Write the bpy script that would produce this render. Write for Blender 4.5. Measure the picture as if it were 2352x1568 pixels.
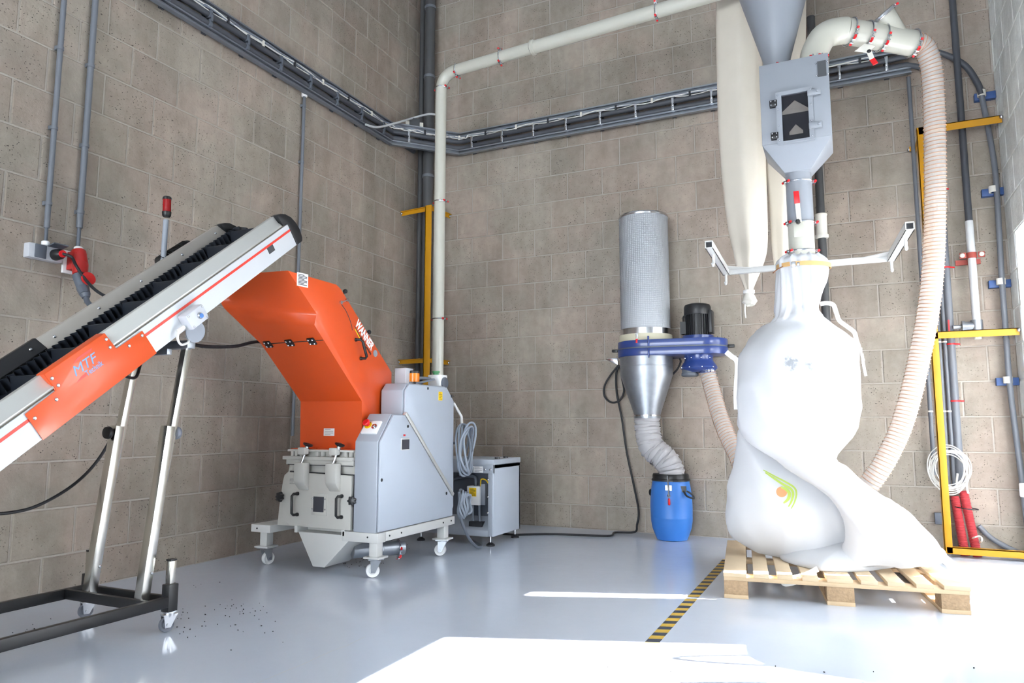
import bpy, bmesh, math, random
from mathutils import Vector as V, Matrix, noise
from mathutils.bvhtree import BVHTree
random.seed(7)
scene = bpy.context.scene
for o in list(bpy.data.objects): bpy.data.objects.remove(o, do_unlink=True)
COL = scene.collection
R = math.radians

# ------------------------------------------------------------ camera
F, YAW, PITCH = 1642.37, .438819, .114822
cy, sy, cp, sp = math.cos(YAW), math.sin(YAW), math.cos(PITCH), math.sin(PITCH)
FW = V((-sy*cp, cy*cp, sp)); RT = V((cy, sy, 0)); UP = RT.cross(FW)
CAM = V((0, 0, 1))
cd = bpy.data.cameras.new('camera'); cd.sensor_width = 36; cd.lens = F/2352*36
cd.clip_start = .05; cd.clip_end = 200
cam = bpy.data.objects.new('camera', cd); COL.objects.link(cam)
cam.matrix_world = Matrix(((RT.x, UP.x, -FW.x, CAM.x), (RT.y, UP.y, -FW.y, CAM.y), (RT.z, UP.z, -FW.z, CAM.z), (0, 0, 0, 1)))
scene.camera = cam

# ------------------------------------------------------------ light
scene.view_settings.view_transform = 'Standard'; scene.view_settings.look = 'None'
scene.view_settings.gamma = 1; scene.view_settings.use_curve_mapping = False
scene.view_settings.exposure = 1.74
world = bpy.data.worlds.new('sky'); scene.world = world; world.use_nodes = True
bg = world.node_tree.nodes['Background']
bg.inputs[0].default_value = (.87, .935, 1, 1); bg.inputs[1].default_value = 5.6
sd = bpy.data.lights.new('sun', 'SUN'); sd.energy = 32; sd.angle = R(.6); sd.color = (1, .975, .95)
sun = bpy.data.objects.new('sun', sd); COL.objects.link(sun)
SUN = V((-1, -.375, -1.068*math.tan(R(34)))).normalized()
sun.rotation_euler = SUN.to_track_quat('-Z', 'Y').to_euler()

def PX(u, v, x=None, y=None, z=None):
    'the point of the room seen at pixel u, v that lies on the plane x, y or z = const'
    d = RT*((u-1176)/F) - UP*((v-784)/F) + FW
    if x is not None: t = (x-CAM.x)/d.x
    elif y is not None: t = (y-CAM.y)/d.y
    else: t = (z-CAM.z)/d.z
    return CAM + d*t
def proj(p):
    q = V(p)-CAM; w = q.dot(FW)
    return (1176+F*q.dot(RT)/w, 784-F*q.dot(UP)/w) if w > .1 else (-1e5, -1e5)

# ------------------------------------------------------------ materials
def lin(c): return tuple(((x/255)/12.92 if x/255 <= .04045 else ((x/255+.055)/1.055)**2.4) for x in c)+(1,)
MATS = {}
def mat(name, rgb, rough=.5, metal=0, var=.06, scale=8, bump=0, bscale=60, spec=.5, trans=0, emit=0, coat=0, alpha=1):
    m = bpy.data.materials.new(name); m.use_nodes = True; nt = m.node_tree; n = nt.nodes; L = nt.links
    b = n['Principled BSDF']
    b.inputs['Roughness'].default_value = rough; b.inputs['Metallic'].default_value = metal
    b.inputs['Specular IOR Level'].default_value = spec; b.inputs['Coat Weight'].default_value = coat
    b.inputs['Transmission Weight'].default_value = trans; b.inputs['Alpha'].default_value = alpha
    c = lin(rgb); tc = n.new('ShaderNodeTexCoord')
    nz = n.new('ShaderNodeTexNoise'); nz.inputs['Scale'].default_value = scale; nz.inputs['Detail'].default_value = 4
    L.new(tc.outputs['Object'], nz.inputs['Vector'])
    mx = n.new('ShaderNodeMix'); mx.data_type = 'RGBA'
    mx.inputs[6].default_value = tuple(min(1, x*(1-var)) for x in c[:3])+(1,); mx.inputs[7].default_value = tuple(min(1, x*(1+var)) for x in c[:3])+(1,)
    L.new(nz.outputs['Fac'], mx.inputs[0]); L.new(mx.outputs[2], b.inputs['Base Color'])
    if emit: b.inputs['Emission Color'].default_value = c; b.inputs['Emission Strength'].default_value = emit
    if bump:
        nb = n.new('ShaderNodeTexNoise'); nb.inputs['Scale'].default_value = bscale; nb.inputs['Detail'].default_value = 5
        L.new(tc.outputs['Object'], nb.inputs['Vector'])
        bp = n.new('ShaderNodeBump'); bp.inputs['Strength'].default_value = bump; bp.inputs['Distance'].default_value = .01
        L.new(nb.outputs['Fac'], bp.inputs['Height']); L.new(bp.outputs[0], b.inputs['Normal'])
    MATS[name] = m
    return m

def block_mat(name, rgb, pink, pits):
    m = bpy.data.materials.new(name); m.use_nodes = True; nt = m.node_tree; n = nt.nodes; L = nt.links; b = n['Principled BSDF']
    b.inputs['Roughness'].default_value = .85; b.inputs['Specular IOR Level'].default_value = .25
    geo = n.new('ShaderNodeNewGeometry'); oi = n.new('ShaderNodeObjectInfo')
    def nz(scale, det=4, rough=.55):
        t = n.new('ShaderNodeTexNoise'); t.inputs['Scale'].default_value = scale; t.inputs['Detail'].default_value = det; t.inputs['Roughness'].default_value = rough
        L.new(geo.outputs['Position'], t.inputs['Vector']); return t
    def ramp(src, a, c0, bb, c1):
        r = n.new('ShaderNodeValToRGB'); e = r.color_ramp.elements; e[0].position = a; e[0].color = c0; e[1].position = bb; e[1].color = c1
        L.new(src, r.inputs[0]); return r
    def mix(mode, f, a, bcol):
        x = n.new('ShaderNodeMix'); x.data_type = 'RGBA'; x.blend_type = mode
        if isinstance(f, (int, float)): x.inputs[0].default_value = f
        else: L.new(f, x.inputs[0])
        for i, v in ((6, a), (7, bcol)):
            if isinstance(v, tuple): x.inputs[i].default_value = v
            else: L.new(v, x.inputs[i])
        return x.outputs[2]
    c = lin(rgb); p = lin(pink)
    col = mix('MIX', ramp(nz(1.6, 4).outputs['Fac'], .44, (0,)*3+(1,), .60, (1,)*4).outputs[0], c, p)
    col = mix('MULTIPLY', 1., col, ramp(oi.outputs['Random'], 0, (.92, .92, .92, 1), 1, (1.06, 1.06, 1.05, 1)).outputs[0])
    col = mix('MULTIPLY', 1., col, ramp(nz(9, 6, .7).outputs['Fac'], .3, (.86, .86, .86, 1), .7, (1.1, 1.1, 1.1, 1)).outputs[0])
    # dirt: broad runs and blotches
    mp2 = n.new('ShaderNodeMapping'); mp2.inputs['Scale'].default_value = (1.6, 1.6, .45); L.new(geo.outputs['Position'], mp2.inputs['Vector'])
    st = nz(1.5, 6, .62); L.new(mp2.outputs[0], st.inputs['Vector'])
    col = mix('MULTIPLY', 1., col, ramp(st.outputs['Fac'], .34, (.78, .77, .755, 1), .62, (1.05, 1.05, 1.05, 1)).outputs[0])
    # pits: small dark pores that gather in patches
    vor = n.new('ShaderNodeTexVoronoi'); vor.inputs['Scale'].default_value = 62
    mp = n.new('ShaderNodeMapping'); mp.inputs['Scale'].default_value = (1, 1, 1.6)
    nd = nz(30, 2); va = n.new('ShaderNodeVectorMath'); va.operation = 'MULTIPLY_ADD'
    va.inputs[1].default_value = (.03,)*3; L.new(nd.outputs['Color'], va.inputs[0]); L.new(geo.outputs['Position'], va.inputs[2])
    L.new(va.outputs[0], mp.inputs['Vector']); L.new(mp.outputs[0], vor.inputs['Vector'])
    pore = ramp(vor.outputs['Distance'], .16, (1,)*4, .30, (0, 0, 0, 1))
    sel = n.new('ShaderNodeSeparateColor'); L.new(vor.outputs['Color'], sel.inputs[0])
    keep = ramp(sel.outputs[0], .68, (0, 0, 0, 1), .70, (1,)*4)
    patch = ramp(nz(2.2, 3).outputs['Fac'], .40, (0, 0, 0, 1), .56, (1,)*4)
    def mul(a, bb):
        x = n.new('ShaderNodeMath'); x.operation = 'MULTIPLY'; L.new(a, x.inputs[0]); L.new(bb, x.inputs[1]); return x.outputs[0]
    f = mul(mul(pore.outputs[0], keep.outputs[0]), patch.outputs[0])
    sc = n.new('ShaderNodeMath'); sc.operation = 'MULTIPLY'; sc.inputs[1].default_value = pits; L.new(f, sc.inputs[0])
    col = mix('MIX', sc.outputs[0], col, lin((70, 64, 60)))
    L.new(col, b.inputs['Base Color'])
    hs = n.new('ShaderNodeMath'); hs.operation = 'SUBTRACT'; L.new(nz(55, 6, .65).outputs['Fac'], hs.inputs[0]); L.new(sc.outputs[0], hs.inputs[1])
    bp = n.new('ShaderNodeBump'); bp.inputs['Strength'].default_value = .35; bp.inputs['Distance'].default_value = .012
    L.new(hs.outputs[0], bp.inputs['Height']); L.new(bp.outputs[0], b.inputs['Normal'])
    MATS[name] = m
    return m

block_mat('concrete_block', (163, 154, 143), (170, 156, 145), 1.)
block_mat('painted_block', (238, 241, 240), (240, 243, 241), .12)
mat('mortar', (173, 165, 156), .9, bump=.5, bscale=80)
mat('white_mortar', (232, 234, 230), .9, bump=.3)
mat('orange', (222, 84, 32), .36, var=.03, coat=.15)
mat('machine_grey', (168, 174, 184), .42, var=.02)
mat('door_grey', (182, 190, 202), .42, var=.02)
mat('cast_cream', (192, 190, 184), .5, var=.04, bump=.06)
mat('frame_white', (206, 206, 204), .4, var=.03)
mat('mid_grey', (150, 156, 166), .45, var=.03)
mat('sep_grey', (142, 147, 155), .42, var=.03)
mat('black_plastic', (26, 27, 30), .4, var=.1)
mat('black_rubber', (24, 26, 32), .55, var=.15)
mat('belt_rubber', (18, 24, 34), .5, var=.15)
mat('dark_glass', (62, 64, 72), .12, var=.02)
mat('steel', (205, 207, 212), .22, 1, var=.05)
mat('galvanised', (158, 163, 170), .42, .85, var=.18, scale=18)
mat('zinc', (214, 212, 205), .25, 1, var=.08, scale=5)
mat('alu', (212, 212, 208), .38, .55, var=.03)
mat('conv_white', (214, 217, 221), .4, var=.02)
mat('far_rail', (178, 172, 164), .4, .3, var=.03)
mat('groove', (120, 112, 100), .6)
mat('red', (196, 34, 34), .4, var=.05)
mat('stripe_red', (226, 66, 52), .4, var=.03)
mat('cap_red', (222, 26, 34), .4, var=.05)
mat('socket_red', (186, 38, 36), .4, var=.06)
mat('dark_grey', (70, 72, 76), .5, var=.08)
mat('slate', (92, 98, 108), .45, var=.06)
mat('conduit_grey', (108, 112, 120), .45, var=.06)
mat('conduit_dark', (70, 73, 80), .45, var=.1)
mat('drain_grey', (76, 77, 79), .5, var=.1)
mat('pipe_cream', (190, 189, 178), .32, var=.02, coat=.2)
mat('white', (240, 240, 240), .45, var=.02)
mat('off_white', (226, 222, 212), .5, var=.04)
mat('blue_paint', (44, 66, 130), .3, var=.05, coat=.3)
mat('blue_drum', (56, 122, 205), .42, var=.08, scale=3)
mat('felt', (206, 200, 176), .8, var=.1)
mat('filter_cloth', (205, 208, 212), .8, var=.04)
mat('wire', (196, 200, 206), .3, .9)
mat('flex_grey', (186, 184, 186), .6, var=.06)
mat('yellow', (200, 142, 12), .45, var=.08)
mat('label_yellow', (248, 206, 20), .5, var=.02)
mat('tan_leather', (212, 170, 112), .6, var=.1)
mat('brown_leather', (150, 100, 70), .7, var=.1)
mat('cloth', (214, 206, 192), .85, var=.04, bump=.08, bscale=30)
mat('wood', (212, 190, 158), .7, var=.14, scale=6, bump=.1)
mat('wood_dark', (206, 180, 146), .75, var=.16, scale=9, bump=.12)
mat('chipboard', (176, 148, 116), .85, var=.3, scale=70, bump=.4, bscale=90)
mat('bag_white', (216, 218, 222), .75, var=.01, bump=.05, bscale=140)
mat('rope_white', (226, 226, 224), .8)
mat('bracket_blue', (58, 88, 142), .5, var=.08)
mat('rust_red', (162, 72, 62), .55, var=.1)
mat('duct_red', (178, 62, 68), .5, var=.1)
mat('cable_grey', (132, 140, 152), .45, var=.05)
mat('cable_white', (226, 225, 220), .5)
mat('pale_pipe', (198, 200, 202), .45, var=.06)
mat('amber', (236, 128, 12), .25, var=.03)
mat('lens_red', (150, 16, 22), .2, var=.03)
mat('green', (70, 140, 90), .4)
mat('button_blue', (70, 120, 190), .35)
mat('logo_blue', (128, 168, 214), .5, var=.02)
mat('logo_green', (178, 200, 92), .7, var=.03)
mat('logo_orange', (232, 150, 104), .7, var=.03)
mat('nylon', (232, 232, 232), .4, var=.03)
mat('grey_rubber', (104, 108, 118), .55)
mat('ink', (40, 42, 48), .6)
mat('debris', (34, 34, 38), .7)
mat('plastic_box', (196, 198, 204), .4, var=.02)
mat('powder', (206, 196, 180), .8, var=.1)
mat('roof_grey', (205, 207, 210), .8)
mat('paving', (170, 170, 168), .9, var=.1, scale=1)

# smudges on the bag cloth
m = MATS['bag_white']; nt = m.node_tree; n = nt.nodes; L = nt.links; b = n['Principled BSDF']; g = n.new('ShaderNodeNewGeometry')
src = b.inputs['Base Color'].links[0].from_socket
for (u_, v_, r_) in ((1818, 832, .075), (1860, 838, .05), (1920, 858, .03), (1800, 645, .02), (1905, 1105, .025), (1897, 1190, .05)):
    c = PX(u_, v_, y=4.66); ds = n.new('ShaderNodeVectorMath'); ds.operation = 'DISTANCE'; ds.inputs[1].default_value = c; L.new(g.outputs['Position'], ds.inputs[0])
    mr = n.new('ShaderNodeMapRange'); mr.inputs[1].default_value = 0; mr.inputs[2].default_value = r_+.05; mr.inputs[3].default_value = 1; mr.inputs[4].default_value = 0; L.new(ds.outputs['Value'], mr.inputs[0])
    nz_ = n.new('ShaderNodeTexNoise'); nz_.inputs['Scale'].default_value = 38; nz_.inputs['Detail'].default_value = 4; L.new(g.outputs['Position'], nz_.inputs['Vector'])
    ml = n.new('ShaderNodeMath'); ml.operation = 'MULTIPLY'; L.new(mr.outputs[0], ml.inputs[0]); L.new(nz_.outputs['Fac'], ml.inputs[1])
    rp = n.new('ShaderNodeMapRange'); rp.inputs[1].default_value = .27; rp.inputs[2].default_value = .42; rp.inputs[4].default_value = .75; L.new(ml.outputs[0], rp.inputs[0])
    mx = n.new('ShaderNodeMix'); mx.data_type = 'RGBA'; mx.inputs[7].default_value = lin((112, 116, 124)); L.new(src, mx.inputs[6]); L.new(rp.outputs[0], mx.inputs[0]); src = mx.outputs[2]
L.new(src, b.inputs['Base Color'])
# clear hose wall: thin translucent plastic
m = mat('hose_clear', (232, 230, 228), .2, var=.02); nt = m.node_tree; n = nt.nodes; b = n['Principled BSDF']
tr = n.new('ShaderNodeBsdfTransparent'); tr.inputs[0].default_value = (.96, .93, .9, 1); ms = n.new('ShaderNodeMixShader'); ms.inputs[0].default_value = .42
nt.links.new(tr.outputs[0], ms.inputs[1]); nt.links.new(b.outputs[0], ms.inputs[2]); nt.links.new(ms.outputs[0], n['Material Output'].inputs[0])
mat('hose_wire', (196, 158, 134), .35, .2)
# window glass
m = mat('pane_glass', (60, 60, 66), .06, var=.01); nt = m.node_tree; n = nt.nodes; b = n['Principled BSDF']
tr = n.new('ShaderNodeBsdfTransparent'); tr.inputs[0].default_value = (.8, .8, .82, 1); ms = n.new('ShaderNodeMixShader'); ms.inputs[0].default_value = .12
nt.links.new(tr.outputs[0], ms.inputs[1]); nt.links.new(b.outputs[0], ms.inputs[2]); nt.links.new(ms.outputs[0], n['Material Output'].inputs[0])
# bag cloth lets some light through
m = MATS['bag_white']; nt = m.node_tree; n = nt.nodes; b = n['Principled BSDF']
tl = n.new('ShaderNodeBsdfTranslucent'); tl.inputs[0].default_value = (.85, .86, .88, 1); ms = n.new('ShaderNodeMixShader'); ms.inputs[0].default_value = .15
nt.links.new(b.outputs[0], ms.inputs[1]); nt.links.new(tl.outputs[0], ms.inputs[2]); nt.links.new(ms.outputs[0], n['Material Output'].inputs[0])
m = mat('door_sheet', (240, 242, 244), .5, var=.01); nt = m.node_tree; n = nt.nodes; b = n['Principled BSDF']
tl = n.new('ShaderNodeBsdfTranslucent'); tl.inputs[0].default_value = (.95, .96, .97, 1); ms = n.new('ShaderNodeMixShader'); ms.inputs[0].default_value = .36
nt.links.new(b.outputs[0], ms.inputs[1]); nt.links.new(tl.outputs[0], ms.inputs[2]); nt.links.new(ms.outputs[0], n['Material Output'].inputs[0])
# hazard tape print
m = mat('hazard_tape', (220, 180, 60), .5, var=.03); nt = m.node_tree; n = nt.nodes; L = nt.links; b = n['Principled BSDF']
g = n.new('ShaderNodeNewGeometry'); sx = n.new('ShaderNodeSeparateXYZ'); L.new(g.outputs['Position'], sx.inputs[0])
a1 = n.new('ShaderNodeMath'); a1.operation = 'MULTIPLY_ADD'; a1.inputs[1].default_value = -.35; L.new(sx.outputs[0], a1.inputs[0]); L.new(sx.outputs[1], a1.inputs[2])
a2 = n.new('ShaderNodeMath'); a2.operation = 'MULTIPLY'; a2.inputs[1].default_value = 1/.1135; L.new(a1.outputs[0], a2.inputs[0])
a3 = n.new('ShaderNodeMath'); a3.operation = 'FRACT'; L.new(a2.outputs[0], a3.inputs[0])
a4 = n.new('ShaderNodeMath'); a4.operation = 'GREATER_THAN'; a4.inputs[1].default_value = .5; L.new(a3.outputs[0], a4.inputs[0])
mx = n.new('ShaderNodeMix'); mx.data_type = 'RGBA'; mx.inputs[6].default_value = lin((216, 178, 70)); mx.inputs[7].default_value = lin((66, 72, 84))
L.new(a4.outputs[0], mx.inputs[0]); L.new(mx.outputs[2], b.inputs['Base Color'])
# epoxy floor
m = bpy.data.materials.new('epoxy_floor'); m.use_nodes = True; nt = m.node_tree; n = nt.nodes; L = nt.links; b = n['Principled BSDF']; MATS['epoxy_floor'] = m
g = n.new('ShaderNodeNewGeometry')
def fnz(scale, det=4):
    t = n.new('ShaderNodeTexNoise'); t.inputs['Scale'].default_value = scale; t.inputs['Detail'].default_value = det; L.new(g.outputs['Position'], t.inputs['Vector']); return t
r = n.new('ShaderNodeValToRGB'); r.color_ramp.elements[0].position = .3; r.color_ramp.elements[0].color = lin((200, 209, 223)); r.color_ramp.elements[1].position = .7; r.color_ramp.elements[1].color = lin((208, 216, 228))
L.new(fnz(.9).outputs['Fac'], r.inputs[0])
# repaired crack: a pale wandering line
A, B = PX(600, 1566, z=0), PX(840, 1462, z=0); d = (B-A).normalized(); nn = V((-d.y, d.x, 0))
w = n.new('ShaderNodeVectorMath'); w.operation = 'MULTIPLY_ADD'; w.inputs[1].default_value = (.05,)*3; L.new(fnz(5).outputs['Color'], w.inputs[0]); L.new(g.outputs['Position'], w.inputs[2])
sb = n.new('ShaderNodeVectorMath'); sb.operation = 'SUBTRACT'; sb.inputs[1].default_value = A+V((.025, .025, 0)); L.new(w.outputs[0], sb.inputs[0])
dn = n.new('ShaderNodeVectorMath'); dn.operation = 'DOT_PRODUCT'; dn.inputs[1].default_value = nn; L.new(sb.outputs[0], dn.inputs[0])
ab = n.new('ShaderNodeMath'); ab.operation = 'ABSOLUTE'; L.new(dn.outputs['Value'], ab.inputs[0])
lt = n.new('ShaderNodeMath'); lt.operation = 'LESS_THAN'; lt.inputs[1].default_value = .003; L.new(ab.outputs[0], lt.inputs[0])
da = n.new('ShaderNodeVectorMath'); da.operation = 'DOT_PRODUCT'; da.inputs[1].default_value = d; L.new(sb.outputs[0], da.inputs[0])
l2 = n.new('ShaderNodeMath'); l2.operation = 'LESS_THAN'; l2.inputs[1].default_value = (B-A).length; L.new(da.outputs['Value'], l2.inputs[0])
mu = n.new('ShaderNodeMath'); mu.operation = 'MULTIPLY'; L.new(lt.outputs[0], mu.inputs[0]); L.new(l2.outputs[0], mu.inputs[1])
mx = n.new('ShaderNodeMix'); mx.data_type = 'RGBA'; mx.inputs[7].default_value = lin((205, 210, 216)); L.new(r.outputs[0], mx.inputs[6]); L.new(mu.outputs[0], mx.inputs[0])
L.new(mx.outputs[2], b.inputs['Base Color'])
rr = n.new('ShaderNodeMapRange'); rr.inputs[3].default_value = .07; rr.inputs[4].default_value = .2; L.new(fnz(2.2).outputs['Fac'], rr.inputs[0]); L.new(rr.outputs[0], b.inputs['Roughness'])
b.inputs['Specular IOR Level'].default_value = .5
bp = n.new('ShaderNodeBump'); bp.inputs['Strength'].default_value = .04; bp.inputs['Distance'].default_value = .02; L.new(fnz(7, 2).outputs['Fac'], bp.inputs['Height']); L.new(bp.outputs[0], b.inputs['Normal'])

# ------------------------------------------------------------ mesh helpers
LOC = {}
def spline(pts, n=8, close=False):
    P = [V(p) for p in pts]; out = []; N = len(P)
    for i in range(N if close else N-1):
        if close: a, b, c, d = P[(i-1) % N], P[i], P[(i+1) % N], P[(i+2) % N]
        else: a, b, c, d = P[max(0, i-1)], P[i], P[i+1], P[min(N-1, i+2)]
        for k in range(n):
            t = k/n
            out.append(.5*((2*b)+(c-a)*t+(2*a-5*b+4*c-d)*t*t+(3*b-a-3*c+d)*t**3))
    if not close: out.append(P[-1])
    return out
def frame(d):
    d = d.normalized(); a = V((0, 0, 1)) if abs(d.z) < .9 else V((1, 0, 0))
    u = d.cross(a).normalized(); return u, d.cross(u).normalized()
class S:
    def __init__(s): s.bm = bmesh.new()
    def face(s, vs):
        try: s.bm.faces.new(vs)
        except ValueError: pass
    def poly(s, pts): s.face([s.bm.verts.new(p) for p in pts]); return s
    def hexa(s, p):
        v = [s.bm.verts.new(q) for q in p]
        for f in ((0, 3, 2, 1), (4, 5, 6, 7), (0, 1, 5, 4), (1, 2, 6, 5), (2, 3, 7, 6), (3, 0, 4, 7)): s.face([v[i] for i in f])
        return s
    def bb(s, a, b):
        (x0, y0, z0), (x1, y1, z1) = [[f(a[i], b[i]) for i in range(3)] for f in (min, max)]
        return s.hexa([(x0, y0, z0), (x1, y0, z0), (x1, y1, z0), (x0, y1, z0), (x0, y0, z1), (x1, y0, z1), (x1, y1, z1), (x0, y1, z1)])
    def obox(s, c, e1, e2, e3):
        c, e1, e2, e3 = V(c), V(e1)/2, V(e2)/2, V(e3)/2
        return s.hexa([c-e1-e2-e3, c+e1-e2-e3, c+e1+e2-e3, c-e1+e2-e3, c-e1-e2+e3, c+e1-e2+e3, c+e1+e2+e3, c-e1+e2+e3])
    def bar(s, p, q, w, h, up=(0, 0, 1)):
        'square bar from p to q: w sideways, h along up'
        p, q = V(p), V(q); d = (q-p); sd_ = d.cross(V(up)).normalized(); u = sd_.cross(d).normalized()
        return s.obox((p+q)/2, d, sd_*w, u*h)
    def prism(s, poly, ax, a, b):
        f = {'x': lambda u, v, t: (t, u, v), 'y': lambda u, v, t: (u, t, v), 'z': lambda u, v, t: (u, v, t)}[ax]
        A = [s.bm.verts.new(f(u, v, a)) for u, v in poly]; B_ = [s.bm.verts.new(f(u, v, b)) for u, v in poly]
        s.face(A[::-1]); s.face(B_)
        for i in range(len(A)): j = (i+1) % len(A); s.face([A[i], A[j], B_[j], B_[i]])
        return s
    def rings(s, rs, close=False, cap=True):
        vr = [[s.bm.verts.new(p) for p in r_] for r_ in rs]; n_ = len(vr[0])
        for i in range(len(vr) if close else len(vr)-1):
            a, b_ = vr[i], vr[(i+1) % len(vr)]
            for k in range(n_): s.face([a[k], a[(k+1) % n_], b_[(k+1) % n_], b_[k]])
        if cap and not close: s.face(vr[0][::-1]); s.face(vr[-1])
        return s
    def cyl(s, p, q, r, r2=None, n=20, cap=True):
        p, q = V(p), V(q); r2 = r if r2 is None else r2; u, v = frame(q-p)
        C = [(math.cos(2*math.pi*k/n), math.sin(2*math.pi*k/n)) for k in range(n)]
        return s.rings([[p+(u*c+v*d)*r for c, d in C], [q+(u*c+v*d)*r2 for c, d in C]], cap=cap)
    def lathe(s, prof, c=(0, 0, 0), ax=(0, 0, 1), n=32, cap=True):
        c, ax = V(c), V(ax).normalized(); u, v = frame(ax)
        C = [(math.cos(2*math.pi*k/n), math.sin(2*math.pi*k/n)) for k in range(n)]
        return s.rings([[c+ax*h+(u*a+v*b_)*max(r_, 1e-4) for a, b_ in C] for r_, h in prof], cap=cap)
    def tube(s, pts, r, n=10, close=False, cap=True, sq=1):
        P = [V(p) for p in pts]; N = len(P); rs = []; u = None
        for i, p in enumerate(P):
            d = (P[(i+1) % N]-P[i-1]) if close else (P[min(N-1, i+1)]-P[max(0, i-1)])
            d.normalize()
            if u is None: u, _ = frame(d)
            u = (u-d*u.dot(d)).normalized(); v = d.cross(u)
            rr_ = r[i] if isinstance(r, (list, tuple)) else r
            rs.append([p+(u*math.cos(2*math.pi*k/n)+v*math.sin(2*math.pi*k/n)*sq)*rr_ for k in range(n)])
        return s.rings(rs, close, cap)
    def ring(s, c, ax, Rr, r, n=32, m_=8, a0=0, a1=2*math.pi):
        c = V(c); u, v = frame(V(ax)); full = abs(a1-a0-2*math.pi) < 1e-4
        k = n if full else n+1
        pts = [c+(u*math.cos(a0+(a1-a0)*i/n)+v*math.sin(a0+(a1-a0)*i/n))*Rr for i in range(k)]
        return s.tube(pts, r, m_, close=full)
    def band(s, c, ax, Rr, w, t=.004, n=32):
        'flat hoop'
        return s.lathe([(Rr, -w/2), (Rr+t, -w/2), (Rr+t, w/2), (Rr, w/2)], c, ax, n, cap=False)
    def ball(s, c, r, n=16, m_=10, sc=(1, 1, 1)):
        prof = [(math.sin(math.pi*i/m_)*r, -math.cos(math.pi*i/m_)*r) for i in range(m_+1)]
        c = V(c)
        return s.rings([[c+V((math.cos(2*math.pi*k/n)*max(a, 1e-4)*sc[0], math.sin(2*math.pi*k/n)*max(a, 1e-4)*sc[1], h*sc[2])) for k in range(n)] for a, h in prof])
    def out(s, name, m, parent=None, bevel=0, loc=(0, 0, 0), smooth=38, seg=2):
        bm = s.bm
        o_loc = LOC[parent.name] if parent is not None else V(loc)
        bmesh.ops.recalc_face_normals(bm, faces=bm.faces)
        if bevel:
            es = [e for e in bm.edges if len(e.link_faces) == 2 and e.calc_face_angle(0) > R(30)]
            bmesh.ops.bevel(bm, geom=es, offset=bevel, segments=seg, affect='EDGES', clamp_overlap=True, profile=.5)
        for v in bm.verts: v.co -= o_loc
        me = bpy.data.meshes.new(name); bm.to_mesh(me); bm.free()
        for p in me.polygons: p.use_smooth = True
        me.set_sharp_from_angle(angle=R(smooth))
        me.materials.append(MATS[m])
        o = bpy.data.objects.new(name, me); COL.objects.link(o)
        if parent is not None: o.parent = parent
        else: o.location = o_loc
        LOC[o.name] = o_loc
        return o
def tag(o, label, cat, group=None):
    o['label'] = label; o['category'] = cat
    if group: o['group'] = group
    return o
def thing(name, label, cat, loc=(0, 0, 0), group=None):
    o = bpy.data.objects.new(name, None); o.empty_display_size = .05; COL.objects.link(o); o.location = loc; LOC[o.name] = V(loc)
    return tag(o, label, cat, group)
def dup(o, parent=None):
    c = o.copy(); COL.objects.link(c); c.parent = parent
    LOC[c.name] = LOC[o.name]
    for ch in o.children: dup(ch, c)
    return c
def text(name, st, size, origin, right, up, m, parent, shear=0, bold=0, ext=.0006, align='LEFT', xs=1):
    cu = bpy.data.curves.new(name, 'FONT'); cu.body = st; cu.size = size; cu.shear = shear; cu.offset = bold*size; cu.extrude = ext; cu.align_x = align
    to = bpy.data.objects.new(name, cu); COL.objects.link(to); dg = bpy.context.evaluated_depsgraph_get()
    me = bpy.data.meshes.new_from_object(to.evaluated_get(dg)); bpy.data.objects.remove(to); bpy.data.curves.remove(cu)
    r_, u_ = V(right).normalized(), V(up).normalized(); u_ = (u_-r_*u_.dot(r_)).normalized(); nn_ = r_.cross(u_); o_ = V(origin)-LOC[parent.name]
    for v in me.vertices: v.co = o_+r_*(v.co.x*xs)+u_*v.co.y+nn_*v.co.z
    m2 = bpy.data.meshes.new(name); m2.from_pydata([v.co[:] for v in me.vertices], [], [tuple(f_.vertices) for f_ in me.polygons]); bpy.data.meshes.remove(me); me = m2
    for f_ in me.polygons: f_.use_smooth = False
    me.materials.clear(); me.materials.append(MATS[m]); me.name = name
    o = bpy.data.objects.new(name, me); COL.objects.link(o); o.parent = parent; LOC[o.name] = LOC[parent.name]
    return o
def struct(o): o['kind'] = 'structure'; return o
def stuff(o): o['kind'] = 'stuff'; return o
def lift(mesh_obj, pts, off, dirv=V((0, 1, 0))):
    'drop points along dirv on to a mesh, standing off by off'
    me = mesh_obj.data; l = LOC[mesh_obj.name]
    t = BVHTree.FromPolygons([v.co+l for v in me.vertices], [tuple(p.vertices) for p in me.polygons]); res = []
    for p in pts:
        h = t.ray_cast(V(p)-dirv*3, dirv)
        res.append((h[0]-dirv*off) if h[0] is not None else V(p))
    return res

# ------------------------------------------------------------ the room
XL, YB, XR, ZT = -4.31, 6.66, 1.2, 6.2
CH, BL, Z0 = .2775, .3685, .224          # course height, block length, first bed joint
DOOR = (3.25, 6.39, 2.444)
s = S(); s.bb((-5, -8, -.2), (1.6, YB+.3, 0)); struct(s.out('floor', 'epoxy_floor'))
s = S(); s.bb((XL-.25, -7.6, ZT), (XR+.25, YB+.25, ZT+.2)); struct(s.out('ceiling', 'roof_grey'))
s = S(); s.bb((XL-.25, -7.6, 0), (XL, YB+.25, ZT)); WL = struct(s.out('wall_left', 'mortar'))
s = S(); s.bb((XL, YB, 0), (XR+.25, YB+.25, ZT)); WB = struct(s.out('wall_back', 'mortar'))
s = S()
s.bb((XR, DOOR[1], 0), (XR+.25, YB, ZT)); s.bb((XR, DOOR[0], DOOR[2]), (XR+.25, DOOR[1], ZT)); s.bb((XR, -7.6, 0), (XR+.25, DOOR[0], ZT))
WR = struct(s.out('wall_right', 'white_mortar'))
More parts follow.
